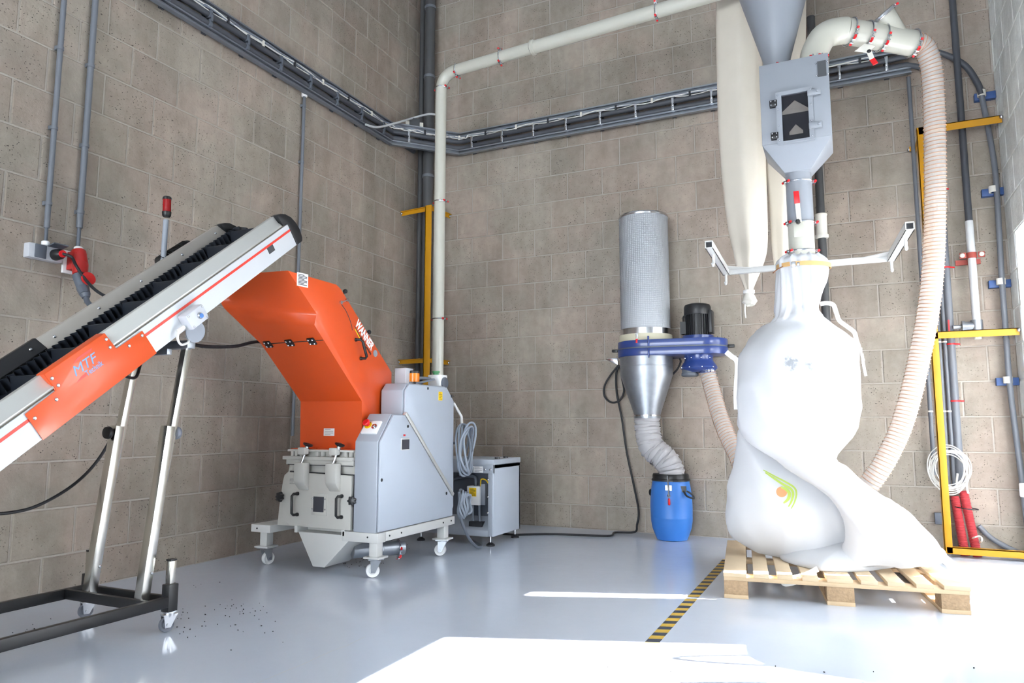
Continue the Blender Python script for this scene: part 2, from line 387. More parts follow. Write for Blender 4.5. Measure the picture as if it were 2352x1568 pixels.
s = S(); s.bb((XL-.25, -7.85, 0), (-4.0, -7.6, ZT)); s.bb((.9, -7.85, 0), (XR+.25, -7.6, ZT)); s.bb((-4.0, -7.85, 3.0), (.9, -7.6, ZT)); struct(s.out('wall_front', 'white_mortar'))
s = S(); s.bb((1.6, -14, -.25), (16, 16, -.05)); struct(s.out('ground_yard', 'paving'))
# folding door: two translucent leaves stand closed towards the back wall, the rest is open; header box above
for i, (a, b_) in enumerate(((4.205, 5.115), (5.225, 6.385))):
    s = S(); s.bb((XR+.10, a+.04, .06), (XR+.125, b_-.04, 2.36)); dl = struct(s.out('door_%d' % (i+1), 'door_sheet'))
    for q in (((XR+.09, a, .01), (XR+.135, a+.045, 2.40)), ((XR+.09, b_-.045, .01), (XR+.135, b_, 2.40)), ((XR+.09, a, .01), (XR+.135, b_, .06)), ((XR+.09, a, 2.35), (XR+.135, b_, 2.40))):
        s = S(); s.bb(*q); s.out('door_frame', 'alu', dl)
s = S(); s.bb((XR+.15, DOOR[0], 2.31), (XR+.25, DOOR[1], DOOR[2])); struct(s.out('trim_1', 'alu'))
BM = {}
def block_mesh(w, h, m):
    key = (round(w, 3), round(h, 3), m)
    if key not in BM:
        s = S(); t = .005; e = .006
        def rect(i, d): return [(-w/2+i, d, -h/2+i), (w/2-i, d, -h/2+i), (w/2-i, d, h/2-i), (-w/2+i, d, h/2-i)]
        A, B_, C_ = [[s.bm.verts.new(p) for p in rect(i, d)] for i, d in ((0, 0), (.001, -t+.003), (e, -t))]
        for a, b_ in ((A, B_), (B_, C_)):
            for k in range(4): s.face([a[k], a[(k+1) % 4], b_[(k+1) % 4], b_[k]])
        s.face(C_)
        me = bpy.data.meshes.new('block'); s.bm.to_mesh(me); s.bm.free(); me.materials.append(MATS[m]); BM[key] = me
    return BM[key]
def block_wall(wall, org, du, ustart, u1, joint, m, rz, n_in, hole=None):
    'org: a point of the wall face at u = 0, du: direction along the wall; rz turns the block so that it faces the room'
    rest = []; count = 0
    edges = [0]+[Z0+CH*k for k in range(30) if Z0+CH*k < ZT]+[ZT]
    for r_ in range(len(edges)-1):
        za, zb = edges[r_], edges[r_+1]
        u0 = hole[0] if hole and zb < hole[1]+.1 else ustart
        off = joint+(BL/2 if (r_ % 2) else 0)
        u = off-math.ceil((off-u0)/BL)*BL
        while u < u1:
            a, b_ = max(u, u0), min(u+BL, u1); u += BL
            if b_-a < .04: continue
            w, h = b_-a-.011, zb-za-.011; c = V(org)+V(du)*((a+b_)/2)+V((0, 0, (za+zb)/2))
            vis = any(-60 < q[0] < 2412 and -60 < q[1] < 1628 for q in (proj(c+V(du)*(e*w/2)+V((0, 0, f*h/2))) for e in (-1, 1) for f in (-1, 1)))
            if not vis: rest.append((c, w, h)); continue
            o = bpy.data.objects.new('block', block_mesh(w, h, m)); COL.objects.link(o); o.parent = wall
            o.location = c+V(n_in)*random.uniform(0, .0015); o.rotation_euler = (0, 0, rz); count += 1
    if rest:
        s = S(); du = V(du); ni = V(n_in)
        for c, w, h in rest:
            v = [c+du*(e*w/2)+V((0, 0, f*h/2))+ni*.006 for e, f in ((-1, -1), (1, -1), (1, 1), (-1, 1))]
            v0 = [p-ni*.006 for p in v]
            A = [s.bm.verts.new(p) for p in v]; B_ = [s.bm.verts.new(p) for p in v0]
            s.face(A)
            for k in range(4): s.face([B_[k], B_[(k+1) % 4], A[(k+1) % 4], A[k]])
        stuff(s.out('block_field', m, wall))
    return count
print('blocks', block_wall(WB, (0, YB, 0), (1, 0, 0), XL, XR, -3.602, 'concrete_block', 0, (0, -1, 0)),
      block_wall(WL, (XL, 0, 0), (0, 1, 0), -2, YB, 3.271+BL/2, 'concrete_block', R(90), (1, 0, 0)),
      block_wall(WR, (XR, 0, 0), (0, 1, 0), 2.5, YB, 5.5, 'painted_block', R(-90), (-1, 0, 0), (DOOR[1], DOOR[2])))

# hazard tape
s = S(); s.bb((-.905, 1.2, 0), (-.843, 5.62, .0012))
tag(s.out('floor_tape', 'hazard_tape', loc=(-.874, 3, 0)), 'black and yellow striped hazard tape stuck on the grey floor beside the pallet', 'tape')
# ------------------------------------------------------------ shared parts
def castor(parent, x, y, ztop, r, w, ang, wheel_m, fork_m, plate=.09, off=.02):
    'swivel castor: plate, fork and wheel; ang = heading of the wheel'
    d = V((math.cos(ang), math.sin(ang), 0)); a = V((-d.y, d.x, 0)); c = V((x, y, 0))-d*off+V((0, 0, r))
    s = S(); s.obox((x, y, ztop-.004), d*plate, a*plate*.85, (0, 0, .008)); s.cyl((x, y, ztop-.022), (x, y, ztop-.006), .026, n=16)
    for e in (-1, 1):
        p = c+a*(e*(w/2+.006))
        s.hexa([p-d*.014-a*.0025+V((0, 0, -.014)), p+d*.014-a*.0025+V((0, 0, -.014)), p+d*.014+a*.0025+V((0, 0, -.014)), p-d*.014+a*.0025+V((0, 0, -.014)),
                V((x, y, ztop-.014))-d*.034+a*(e*(w/2+.006)-.0025), V((x, y, ztop-.014))+d*.034+a*(e*(w/2+.006)-.0025), V((x, y, ztop-.014))+d*.034+a*(e*(w/2+.006)+.0025), V((x, y, ztop-.014))-d*.034+a*(e*(w/2+.006)+.0025)])
    s.obox((x, y, ztop-.017), d*.07, a*(w+.016), (0, 0, .005)); s.cyl(c-a*(w/2+.014), c+a*(w/2+.014), .007, n=10)
    o = s.out('castor', fork_m, parent)
    s = S(); s.lathe([(.012, -w/2), (r*.5, -w/2), (r*.55, -w/2+.004), (r*.8, -w/2+.002), (r*.94, -w/2), (r, -w/4), (r, w/4), (r*.94, w/2), (r*.8, w/2-.002), (r*.55, w/2-.004), (r*.5, w/2), (.012, w/2)], c, a, 28)
    s.out('wheel', wheel_m, o)
    return o
def clamp(parent, c, ax, rad, angs, w=.016, caps=True, refdir=None):
    'bolted pipe clamp: hoop, screw lugs and red screw caps'
    c, ax = V(c), V(ax).normalized(); u, v = frame(ax)
    if refdir is not None: u = (V(refdir)-ax*V(refdir).dot(ax)).normalized(); v = ax.cross(u)
    s = S(); s.ring(c, ax, rad+.003, .0055, 36, 6); lug = []
    for a in angs:
        d = u*math.cos(a)+v*math.sin(a); t = ax.cross(d); p = c+d*(rad+.012); lug.append((p, d, t))
        for e in (-1, 1): s.obox(p+t*(e*.013), d*.022, t*.007, ax*.02)
        s.cyl(p-t*.024, p+t*.024, .0038, n=8); s.obox(p+t*.028, d*.012, t*.008, ax*.012)
    o = s.out('pipe_clamp', 'steel', parent)
    if caps:
        for p, d, t in lug:
            for e in (-1, 1): s = S(); s.cyl(p+t*(e*.02)+d*.004, p+t*(e*.034)+d*.006, .008, n=10); s.out('screw_cap', 'cap_red', o)
    return o
def screws(parent, pts, nrm, r=.006, name='screw', m='steel'):
    for p in pts:
        s = S(); nv = V(nrm).normalized(); s.lathe([(r, 0), (r, .003), (r*.6, .006), (r*.35, .0062), (r*.35, .004)], p, nv, 10); s.out(name, m, parent)
def handle(parent, p, q, out_, r=.011, h=.045, m='black_plastic', name='handle'):
    p, q, o = V(p), V(q), V(out_).normalized(); d = (q-p).normalized()
    s = S(); s.tube([p, p+o*h*.75, p+o*h+d*h*.25, q+o*h-d*h*.25, q+o*h*.75, q], r, 10)
    for e in (p, q): s.cyl(e, e+o*.012, r*1.35, n=12)
    return s.out(name, m, parent)
def sticker(parent, c, right, up, w, h, m='white', lines=4, name='sticker', nrm=None):
    r_, u_ = V(right).normalized(), V(up).normalized(); n_ = r_.cross(u_)
    s = S(); s.obox(V(c)+n_*.001, r_*w, u_*h, n_*.002); o = s.out(name, m, parent)
    if lines:
        s = S()
        for i in range(lines):
            y = h*(.36-.72*i/max(1, lines-1)); ww = w*(.8 if i % 3 else .55)
            s.obox(V(c)+n_*.0023+u_*y-r_*((w*.8-ww)/2), r_*ww, u_*h*.05, n_*.0006)
        s.out('print', 'ink', o if parent.parent is None else parent)
    return o

# ------------------------------------------------------------ belt conveyor
CA, SA = math.cos(R(38.5)), math.sin(R(38.5))
def CV(x, a, n_): return V((x, 3.363+a*CA-n_*SA, 2.107+a*SA+n_*CA))
cD, cN = V((0, CA, SA)), V((0, -SA, CA))
T = thing('belt_conveyor', 'inclined belt conveyor with white side rails, orange joint plate and chrome legs on wheels', 'conveyor', (-3.3, 2.0, 0))
LO = -2.75
def cbox(s, x0, x1, a0, a1, n0, n1):
    return s.hexa([CV(x0, a0, n0), CV(x1, a0, n0), CV(x1, a0, n1), CV(x0, a0, n1), CV(x0, a1, n0), CV(x1, a1, n0), CV(x1, a1, n1), CV(x0, a1, n1)])
def cprism(s, xn, a0, a1):
    A = [s.bm.verts.new(CV(x, a0, n_)) for x, n_ in xn]; B_ = [s.bm.verts.new(CV(x, a1, n_)) for x, n_ in xn]
    s.face(A); s.face(B_[::-1])
    for i in range(len(A)): j = (i+1) % len(A); s.face([A[i], A[j], B_[j], B_[i]])
    return s
s = S(); cbox(s, -3.075, -3.05, LO, 0, 0, .139); near = s.out('side_rail', 'conv_white', T, bevel=.002)
s = S(); cbox(s, -3.0495, -3.048, LO, -.01, .094, .107); s.out('red_stripe', 'stripe_red', near)
s = S(); cbox(s, -3.0495, -3.0475, -.252, -.196, .056, .094); s.out('type_label', 'dark_grey', near)
s = S(); cbox(s, -3.075, -3.056, LO, -.005, .139, .147); s.out('groove', 'groove', near)
XN = [(-3.05, .147), (-3.044, .152), (-3.044, .158), (-3.062, .176), (-3.075, .218), (-3.10, .218), (-3.10, .147)]
for a0, a1 in ((-1.40, -.064), (LO, -1.722)):
    s = S(); cprism(s, XN, a0, a1); s.out('rail_cover', 'alu', T, bevel=.0015)
s = S(); cbox(s, -3.56, -3.535, LO, 0, 0, .139); far = s.out('side_rail', 'far_rail', T, bevel=.002)
XF = [(-3.56, .139), (-3.56, .218), (-3.538, .218), (-3.505, .16), (-3.505, .139)]
s = S(); cprism(s, XF, -1.40, -.05); c = s.out('rail_cover', 'far_rail', T, bevel=.0015)
screws(c, [CV(-3.522, a, .188) for a in (-.12, -.42, -.75, -1.05, -1.33)], V((SA*0+.87, -SA*.5, CA*.5)), .008)
s = S(); cprism(s, [(x-.004 if x < -3.53 else x, n_+.008) for x, n_ in XF], LO, -1.40); c = s.out('joint_cover', 'black_plastic', T, bevel=.0015)
screws(c, [CV(-3.522, a, .198) for a in (-1.46, -1.72, -2.0)], V((.87, -SA*.5, CA*.5)), .008)
# end caps
cap = [(-.064, .22), (-.03, .217), (.005, .2), (.04, .165), (.06, .12), (.069, .07), (.06, .02), (.045, .0), (-.008, 0), (-.008, .14), (-.05, .147)]
for x0, x1 in ((-3.10, -3.042), (-3.565, -3.50)):
    s = S(); A = [s.bm.verts.new(CV(x0, a, n_)) for a, n_ in cap]; B_ = [s.bm.verts.new(CV(x1, a, n_)) for a, n_ in cap]
    s.face(A); s.face(B_[::-1])
    for i in range(len(A)): j = (i+1) % len(A); s.face([A[i], A[j], B_[j], B_[i]])
    s.out('end_cap', 'black_plastic', T, bevel=.004)
# belt with corrugated side walls and cleats, running round the head drum
def belt_path(n_off):
    P = [(CV(0, a, .112+n_off), cN) for a in [LO+i*.02 for i in range(int((-.02-LO)/.02)+1)]]
    for k in range(1, 13):
        t = R(k*8.5); nrm = cN*math.cos(t)+cD*math.sin(t); P.append((CV(0, -.02, .055)+nrm*(.057+n_off), nrm))
    return P
s = S(); bp_ = belt_path(0); top = [[p+V((x, 0, 0)) for x in (-3.495, -3.105)] for p, _ in bp_]; bot = [[p-nr*.006+V((x, 0, 0)) for x in (-3.495, -3.105)] for p, nr in bp_]
s.rings([[t[0], t[1], b_[1], b_[0]] for t, b_ in zip(top, bot)]); belt = s.out('belt', 'belt_rubber', T)
fine = []
for i in range(len(bp_)-1):
    for k in range(4): fine.append((bp_[i][0].lerp(bp_[i+1][0], k/4), bp_[i][1].lerp(bp_[i+1][1], k/4).normalized()))
for xc in (-3.462, -3.138):
    s = S(); rs = []; dist = 0
    for i, (p, nr) in enumerate(fine):
        if i: dist += (fine[i][0]-fine[i-1][0]).length
        x = xc+.014*math.sin(dist*2*math.pi/.036)
        rs.append([p+V((x-.002, 0, 0)), p+V((x+.002, 0, 0)), p+nr*.06+V((x+.002, 0, 0)), p+nr*.06+V((x-.002, 0, 0))])
    s.rings(rs); s.out('corrugated_wall', 'belt_rubber', belt)
for k in range(12):
    a = -.10-k*.225
    s = S(); s.hexa([CV(x, a+da, .112+h) for x, da, h in ((-3.45, 0, 0), (-3.15, 0, 0), (-3.15, .012, 0), (-3.45, .012, 0), (-3.45, .03, .055), (-3.15, .03, .055), (-3.15, .036, .055), (-3.45, .036, .055))]); s.out('cleat', 'belt_rubber', belt)
s = S(); s.cyl(CV(-3.49, -.02, .055), CV(-3.11, -.02, .055), .05, n=24); s.out('head_drum', 'dark_grey', T)
s = S(); cbox(s, -3.535, -3.075, LO, -.1, .01, .03); s.out('bottom_pan', 'dark_grey', T)
# orange joint plate with print
PL = [(-1.399, .222), (-1.39, .132), (-1.229, .130), (-1.224, -.002), (-1.883, -.002), (-1.881, .132), (-1.722, .138), (-1.726, .222)]
s = S(); A = [s.bm.verts.new(CV(-3.042, a, n_)) for a, n_ in PL]; B_ = [s.bm.verts.new(CV(-3.046, a, n_)) for a, n_ in PL]
s.face(A); s.face(B_[::-1])
for i in range(len(A)): j = (i+1) % len(A); s.face([A[i], A[j], B_[j], B_[i]])
s.hexa([CV(-3.046, -1.399, .13), CV(-3.10, -1.399, .13), CV(-3.10, -1.726, .13), CV(-3.046, -1.726, .13), CV(-3.046, -1.399, .222), CV(-3.10, -1.399, .222), CV(-3.10, -1.726, .222), CV(-3.046, -1.726, .222)])
plate = s.out('joint_plate', 'orange', T, bevel=.002)
screws(plate, [CV(-3.042, a, n_) for a, n_ in ((-1.41, .195), (-1.415, .155), (-1.245, .112), (-1.33, .108), (-1.71, .19), (-1.705, .15), (-1.745, .105), (-1.86, .095))], (1, 0, 0), .008)
text('lettering', 'MTF', .062, CV(-3.0415, -1.625, .137), cD, cN, 'logo_blue', plate, shear=.3, xs=1.08)
text('lettering', 'Technik', .036, CV(-3.0415, -1.578, .108), cD, cN, 'logo_blue', plate, bold=.008, xs=.8)
s = S()
for a0, n0, L_ in ((-1.60, .190, .10), (-1.632, .112, .052)):
    s.hexa([CV(-3.0418, a0, n0), CV(-3.0418, a0+L_, n0), CV(-3.0412, a0+L_, n0), CV(-3.0412, a0, n0), CV(-3.0418, a0+.03, n0+.011), CV(-3.0418, a0+L_+.012, n0+.011), CV(-3.0412, a0+L_+.012, n0+.011), CV(-3.0412, a0+.03, n0+.011)])
s.out('logo_bar', 'stripe_red', plate)
# control box
s = S(); cbox(s, -3.05, -2.985, -1.02, -.895, .0, .083); cb = s.out('control_box', 'plastic_box', T, bevel=.007)
s = S(); s.lathe([(.017, 0), (.017, .006), (.013, .012)], CV(-2.985, -.945, .04), (1, 0, 0), 20); s.out('button_ring', 'steel', cb)
s = S(); s.lathe([(.012, 0), (.012, .015)], CV(-2.985, -.945, .04), (1, 0, 0), 20); s.out('push_button', 'button_blue', cb)
screws(cb, [CV(-2.985, a, n_) for a, n_ in ((-1.008, .012), (-.907, .012), (-1.008, .071), (-.907, .071))], (1, 0, 0), .005)
s = S(); s.cyl(CV(-3.02, -1.035, .03), CV(-3.02, -1.075, .03), .012, n=10); s.tube(spline([CV(-3.02, -1.07, .03), CV(-3.02, -1.10, .0), CV(-3.03, -1.09, -.04), CV(-3.05, -1.03, -.06), CV(-3.1, -.99, -.05)], 6), .006, 8); s.out('cable', 'cable_white', cb)
s = S()
hub = CV(-3.06, -.955, -.045)
pl = [hub+cD*(.062*math.cos(t))+cN*(.055*math.sin(t)) for t in [k*math.pi/10 for k in range(20)]]
A = [s.bm.verts.new(p) for p in pl]; B_ = [s.bm.verts.new(p-V((.006, 0, 0))) for p in pl]; s.face(A); s.face(B_[::-1])
for i in range(20): j = (i+1) % 20; s.face([A[i], A[j], B_[j], B_[i]])
s.out('pivot_plate', 'mid_grey', T)
# legs
for x, sg in ((-3.11, 1), (-3.49, -1)):
    top_, mid, bot_ = V((x, 2.64, 1.43)), V((x, 2.548, .99)), V((x, 2.452, .155))
    s = S(); s.bar(top_, bot_.lerp(mid, .3), .038, .038, (0, 1, 0)); lg = s.out('leg', 'zinc', T, bevel=.003)
    s = S(); s.bar(mid, bot_, .05, .05, (0, 1, 0)); s.out('outer_tube', 'zinc', lg, bevel=.003)
    s = S(); c = mid+V((0, .0, -.035)); d = V((0, 1, 0)) if sg > 0 else V((0, -1, 0))
    s.cyl(c, c+d*.05, .007, n=10); s.lathe([(.012, .035), (.03, .04), (.034, .05), (.03, .062), (.01, .066)], c, d, 20); s.out('clamp_knob', 'black_plastic' if sg < 0 else 'grey_rubber', lg)
    screws(lg, [bot_+V((.025, .03, .13))], (1, 0, 0), .008)
s = S(); s.bar((-3.54, 2.63, 1.41), (-3.07, 2.63, 1.41), .05, .04); s.bar((-3.54, 2.5, 1.36), (-3.07, 2.5, 1.36), .03, .03); s.out('leg_crossbar', 'galvanised', T, bevel=.003)
# base frame
for x in (-3.03, -3.64):
    s = S(); s.bar((x, .75, .146), (x, 2.53, .146), .03, .05); s.out('base_rail', 'black_plastic', T, bevel=.003)
for y in (2.43, 2.545, .78):
    s = S(); s.bb((-3.63, y-.012, .122), (-3.04, y+.012, .17)); s.out('base_crossbar', 'black_plastic', T, bevel=.003)
for x in (-3.045, -3.645):
    s = S(); s.bb((x-.026, 2.53, .095), (x+.026, 2.585, .225)); sk = s.out('corner_socket', 'black_plastic', T, bevel=.004)
    s = S(); s.bb((x-.017, 2.54, .225), (x+.017, 2.574, .335)); s.out('upright', 'zinc', sk, bevel=.003)
    s = S(); s.bb((x-.018, 2.539, .335), (x+.018, 2.575, .343)); s.out('end_plug', 'black_plastic', sk, bevel=.002)
    castor(T, x, 2.56, .097, .036, .022, R(75), 'grey_rubber', 'steel', .05, .012)
    castor(T, x, .80, .122, .036, .022, R(75), 'grey_rubber', 'steel', .05, .012)
# beacon on its pole, drive motor
bx = -3.60; p0, p1 = PX(373, 622, x=bx), PX(381.5, 505, x=bx)
s = S(); s.cyl(p0-(p1-p0)*.6, p1, .0155, n=16); bp2 = s.out('beacon_pole', 'mid_grey', T)
q = PX(383, 488, x=bx); r_ = PX(384, 452, x=bx); d = (r_-q)
s = S(); s.lathe([(.018, -.028), (.024, -.02), (.026, 0), (.026, .004)], q, d, 20); s.out('beacon_base', 'black_plastic', bp2)
s = S(); s.cyl(q, q+d*.82, .023, n=20); s.out('beacon_lens', 'lens_red', bp2)
s = S(); s.lathe([(.025, 0), (.025, .012), (.02, .018)], q+d*.82, d, 20); s.out('beacon_cap', 'black_plastic', bp2)
mc = PX(400, 592, x=-3.62)
s = S(); s.cyl(mc-cD*.10, mc+cD*.14, .05, n=24)
for k in range(14): s.lathe([(.05, -.006), (.057, -.006), (.057, 0), (.05, 0)], mc+cD*(-.09+k*.016), cD, 24)
s.out('drive_motor', 'black_plastic', T)
# cables of the conveyor
s = S(); s.tube(spline([CV(-3.3, -1.18, 0), (-3.3, 2.42, 1.26), (-3.35, 2.53, 1.24), (-3.4, 2.6, 1.33), (-3.4, 2.66, 1.43)], 8), .008, 8); s.out('cable', 'black_rubber', T)
def cable(name, label, pts, r, m='black_rubber', cat='cable', n=10, seg=10, group=None):
    P = spline(pts, seg); s = S(); s.tube(P, r, n)
    lo = min(P, key=lambda p: p.z)
    return tag(s.out(name, m, loc=lo), label, cat, group)
X = -3.66
cable('hanging_cable', 'black cable sagging in a long curve under the conveyor in front of the block wall', [PX(300, 845, x=X), PX(293, 905, x=X), PX(268, 980, x=X), PX(225, 1056, x=X), PX(170, 1112, x=X), PX(95, 1157, x=X), PX(30, 1176, x=X), PX(-60, 1182, x=X)], .008)
cable('supply_cable', 'thick black cable running level behind the conveyor towards the orange hopper', [PX(438, 790, x=-3.7), PX(480, 796, x=-3.72), PX(540, 795, x=-3.72), PX(600, 785, x=-3.72), (-3.72, 4.05, 1.52), (-3.70, 4.3, 1.45)], .0115)
# ------------------------------------------------------------ granulator
G = thing('granulator', 'white and grey granulator on castors with a tall orange feed hopper', 'granulator', (-3.35, 4.4, 0))
FY = 3.95
s = S(); s.bb((-3.92, FY, .235), (-3.74, 5.0, .289)); s.out('base_beam', 'frame_white', G, bevel=.004)
s = S(); s.bb((-3.11, FY, .225), (-2.82, FY+.09, .289)); s.bb((-2.91, FY+.09, .228), (-2.82, 4.96, .289)); s.out('base_beam', 'frame_white', G, bevel=.004)
s = S(); s.bb((-3.74, 4.88, .235), (-2.91, 4.98, .289)); s.bb((-3.74, 4.3, .24), (-2.91, 4.4, .289)); s.out('base_crossbeam', 'frame_white', G, bevel=.003)
for x, y, a in ((-3.835, 4.02, R(-100)), (-2.872, 4.005, R(40)), (-2.868, 4.86, R(20)), (-3.835, 4.86, R(-80))):
    s = S(); s.bb((x-.032, y-.032, .135), (x+.032, y+.032, .236)); lg = s.out('leg', 'frame_white', G, bevel=.003)
    s = S(); s.bb((x-.062, y-.055, .123), (x+.062, y+.055, .135)); s.out('foot_plate', 'frame_white', lg, bevel=.002)
    castor(G, x, y, .123, .045, .034, a, 'nylon', 'galvanised', .1, .018)
screws(G, [(-3.86, FY-.001, .262), (-2.9, FY-.001, .262)], (0, -1, 0), .006, 'bolt', 'ink')
screws(G, [(-2.819, y, .26) for y in (4.08, 4.22, 4.78, 4.9)], (1, 0, 0), .006, 'bolt', 'ink')
# grinding chamber
ol = [(-3.708, .29), (-3.698, .415), (-3.672, .6), (-3.66, .64), (-3.625, .665), (-3.612, .735), (-3.603, .752), (-3.03, .752), (-3.03, .29)]
s = S(); s.prism(ol, 'y', FY+.035, 4.62); s.out('chamber_housing', 'cast_cream', G, bevel=.004)
dr = [(-3.628, .318), (-3.629, .558), (-3.592, .605), (-3.592, .665), (-3.04, .655), (-3.04, .296), (-3.56, .302), (-3.585, .318)]
s = S(); s.prism(dr, 'y', FY-.004, FY+.026); door = s.out('chamber_door', 'cast_cream', G, bevel=.003)
s = S(); s.prism([(x+(.006 if x > -3.3 else -.006), z+.006) for x, z in dr], 'y', FY+.022, FY+.037); s.out('door_gap', 'ink', G)
for a, b_ in ((685, 1131), (786.5, 1137)):
    handle(door, PX(a, b_+2, y=FY-.004), PX(a-1, b_+50, y=FY-.004), (-.25, -1, 0), .0095, .05)
c = PX(733, 1157, y=FY-.004)
s = S(); s.bb((c.x-.062, FY-.010, c.z-.075), (c.x+.066, FY-.003, c.z+.07)); win = s.out('window_frame', 'cast_cream', door, bevel=.002)
s = S(); s.bb((c.x-.045, FY-.013, c.z-.053), (c.x+.045, FY-.009, c.z+.05)); s.out('sight_glass', 'dark_glass', door, bevel=.002)
screws(door, [(c.x+a, FY-.010, c.z+b_) for a in (-.054, .056) for b_ in (-.035, .035)], (0, -1, 0), .006)
def star(parent, c, ax, r=.03, m='black_plastic'):
    s = S(); u, v = frame(V(ax)); ax = V(ax).normalized(); c = V(c)
    s.cyl(c-ax*.02, c+ax*.03, .012, n=12)
    P = [c+(u*math.cos(k*math.pi/14)+v*math.sin(k*math.pi/14))*r*(1+.16*math.cos(k*math.pi/14*7)) for k in range(28)]
    s.rings([[p*1+ax*.01 for p in P], [c+(p-c)*1.05+ax*.02 for p in P], [c+(p-c)*.95+ax*.036 for p in P], [c+(p-c)*.5+ax*.04 for p in P]])
    return s.out('star_knob', m, parent)
star(door, PX(649, 1140, y=FY), (-.2, -1, 0)); star(door, PX(812, 1149, y=FY+.02), (.3, -1, 0))
sticker(door, PX(672, 1104, y=FY-.0045), (1, 0, 0), (0, 0, 1), .06, .05, 'cast_cream', 5)
# flange stack below the hopper
s = S(); s.bb((-3.615, FY+.0, .718), (-3.03, 4.6, .752)); s.bb((-3.64, FY-.012, .752), (-3.03, 4.62, .776)); s.out('chamber_flange', 'cast_cream', G, bevel=.003)
s = S(); s.bb((-3.595, FY+.0, .716), (-3.03, FY-.006, .7205)); s.out('flange_gap', 'ink', G)
s = S(); s.bb((-3.56, FY+.03, .776), (-3.03, 4.5, .812)); s.out('flange_core', 'cast_cream', G)
for x in (-3.565, -3.53, -3.47, -3.345, -3.30, -3.23, -3.19, -3.10, -3.06):
    s = S(); s.bb((x-.012, FY-.0, .776), (x+.012, FY+.03, .812)); s.out('flange_rib', 'cast_cream', G, bevel=.004)
s = S(); s.bb((-3.6, FY-.006, .81), (-3.03, 4.55, .824)); s.out('hopper_flange', 'cast_cream', G, bevel=.002)
for u_, uk in ((697, 707), (769, 780)):
    c = PX(u_, 1080, y=FY-.02)
    s = S(); s.prism([(FY-.05, .59), (FY-.005, .545), (FY-.005, .735), (FY-.06, .735), (FY-.06, .61)], 'x', c.x-.05, c.x+.04); cl = s.out('clamp_block', 'cast_cream', G, bevel=.004)
    a, b_ = V((c.x-.01, FY-.035, .72)), PX(uk, 1022, y=FY-.01)
    s = S(); s.cyl(a, b_, .0085, n=14); s.cyl(a.lerp(b_, .62), b_, .014, n=14); s.out('clamp_rod', 'steel', cl)
    s = S(); s.lathe([(.012, -.012), (.03, -.004), (.036, .004), (.03, .012), (.01, .016)], b_, b_-a, 20); s.out('clamp_knob', 'black_plastic', cl)
    s = S(); s.bb((c.x-.035, FY-.05, .79), (c.x+.03, FY-.004, .84)); s.out('clamp_fork', 'cast_cream', cl, bevel=.008)
# discharge pan and suction pipe
def frus(s, top_, bot_, zt, zb):
    (x0, y0, x1, y1), (a0, b0, a1, b1) = bot_, top_
    return s.hexa([(x0, y0, zb), (x1, y0, zb), (x1, y1, zb), (x0, y1, zb), (a0, b0, zt), (a1, b0, zt), (a1, b1, zt), (a0, b1, zt)])
s = S(); frus(s, (-3.49, 3.955, -3.02, 4.32), (-3.35, 3.95, -3.25, 4.22), .262, .04); pan = s.out('discharge_pan', 'frame_white', G, bevel=.003)
s = S()
for a in ((-3.52, -3.495), (-3.115, -3.09)): s.bb((a[0], FY, .255), (a[1], 4.1, .3))
s.bb((-3.5, 4.06, .262), (-3.1, 4.1, .3)); s.out('pan_rim', 'frame_white', G, bevel=.002)
s = S(); s.cyl((-3.15, 4.12, .13), (-2.93, 4.42, .125), .05, n=24); s.ring((-3.03, 4.29, .127), (.6, .8, 0), .052, .005); pp = s.out('suction_pipe', 'galvanised', G)
clamp(pp.parent, (-2.955, 4.386, .125), (.6, .8, 0), .052, [.3, 1.3])
# grey drive covers
lowp = [(FY, .289), (FY, .885), (4.10, 1.07), (4.245, 1.07), (4.93, .44), (4.93, .289)]
s = S(); s.prism(lowp, 'x', -3.02, -2.838); s.out('drive_cover', 'machine_grey', G, bevel=.006)
ins = [(FY+.008, .297), (FY+.008, .882), (4.104, 1.062), (4.24, 1.062), (4.922, .436), (4.922, .297)]
s = S(); s.prism(ins, 'x', -2.834, -2.818); cd_ = s.out('cover_door', 'door_grey', G, bevel=.004)
upp = [(4.27, .3), (4.27, 1.24), (4.322, 1.292), (4.86, 1.292), (4.975, 1.185), (4.985, .36), (4.95, .3)]
s = S(); s.prism(upp, 'x', -3.045, -2.862); s.out('drive_cover', 'machine_grey', G, bevel=.006)
ins2 = [(4.28, .31), (4.28, 1.235), (4.327, 1.283), (4.856, 1.283), (4.966, 1.181), (4.976, .36), (4.94, .31)]
s = S(); s.prism(ins2, 'x', -2.858, -2.842); ud = s.out('cover_door', 'door_grey', G, bevel=.004)
s = S(); s.bar((-2.836, 4.262, 1.075), (-2.836, 4.945, .45), .03, .03, (1, 0, 0)); s.out('cover_trim', 'alu', G, bevel=.004)
e5 = lambda a, b_: (780+a/5.227, 820+b_/5.227)
for par, x, pts in ((cd_, -2.818, (e5(820, 830), e5(505, 1475), (1025.5, 1132.6))), (ud, -2.842, (e5(1060, 375), e5(1345, 470), e5(1373, 1030)))):
    for p in pts:
        s = S(); s.lathe([(.011, -.002), (.011, .002), (.006, .004)], PX(*p, x=x), (1, 0, 0), 14); s.out('cover_lock', 'ink', par)
c = PX(*e5(783, 1043), x=-2.818)
s = S(); s.bb((-2.819, c.y-.05, c.z-.042), (-2.812, c.y+.05, c.z+.042)); dis = s.out('display_frame', 'frame_white', cd_, bevel=.002)
s = S(); s.bb((-2.813, c.y-.045, c.z-.036), (-2.810, c.y+.045, c.z+.032)); s.out('display', 'dark_glass', cd_)
s = S(); s.bb((-2.819, c.y-.02, c.z+.055), (-2.8165, c.y+.005, c.z+.068)); s.out('maker_mark', 'cap_red', cd_)
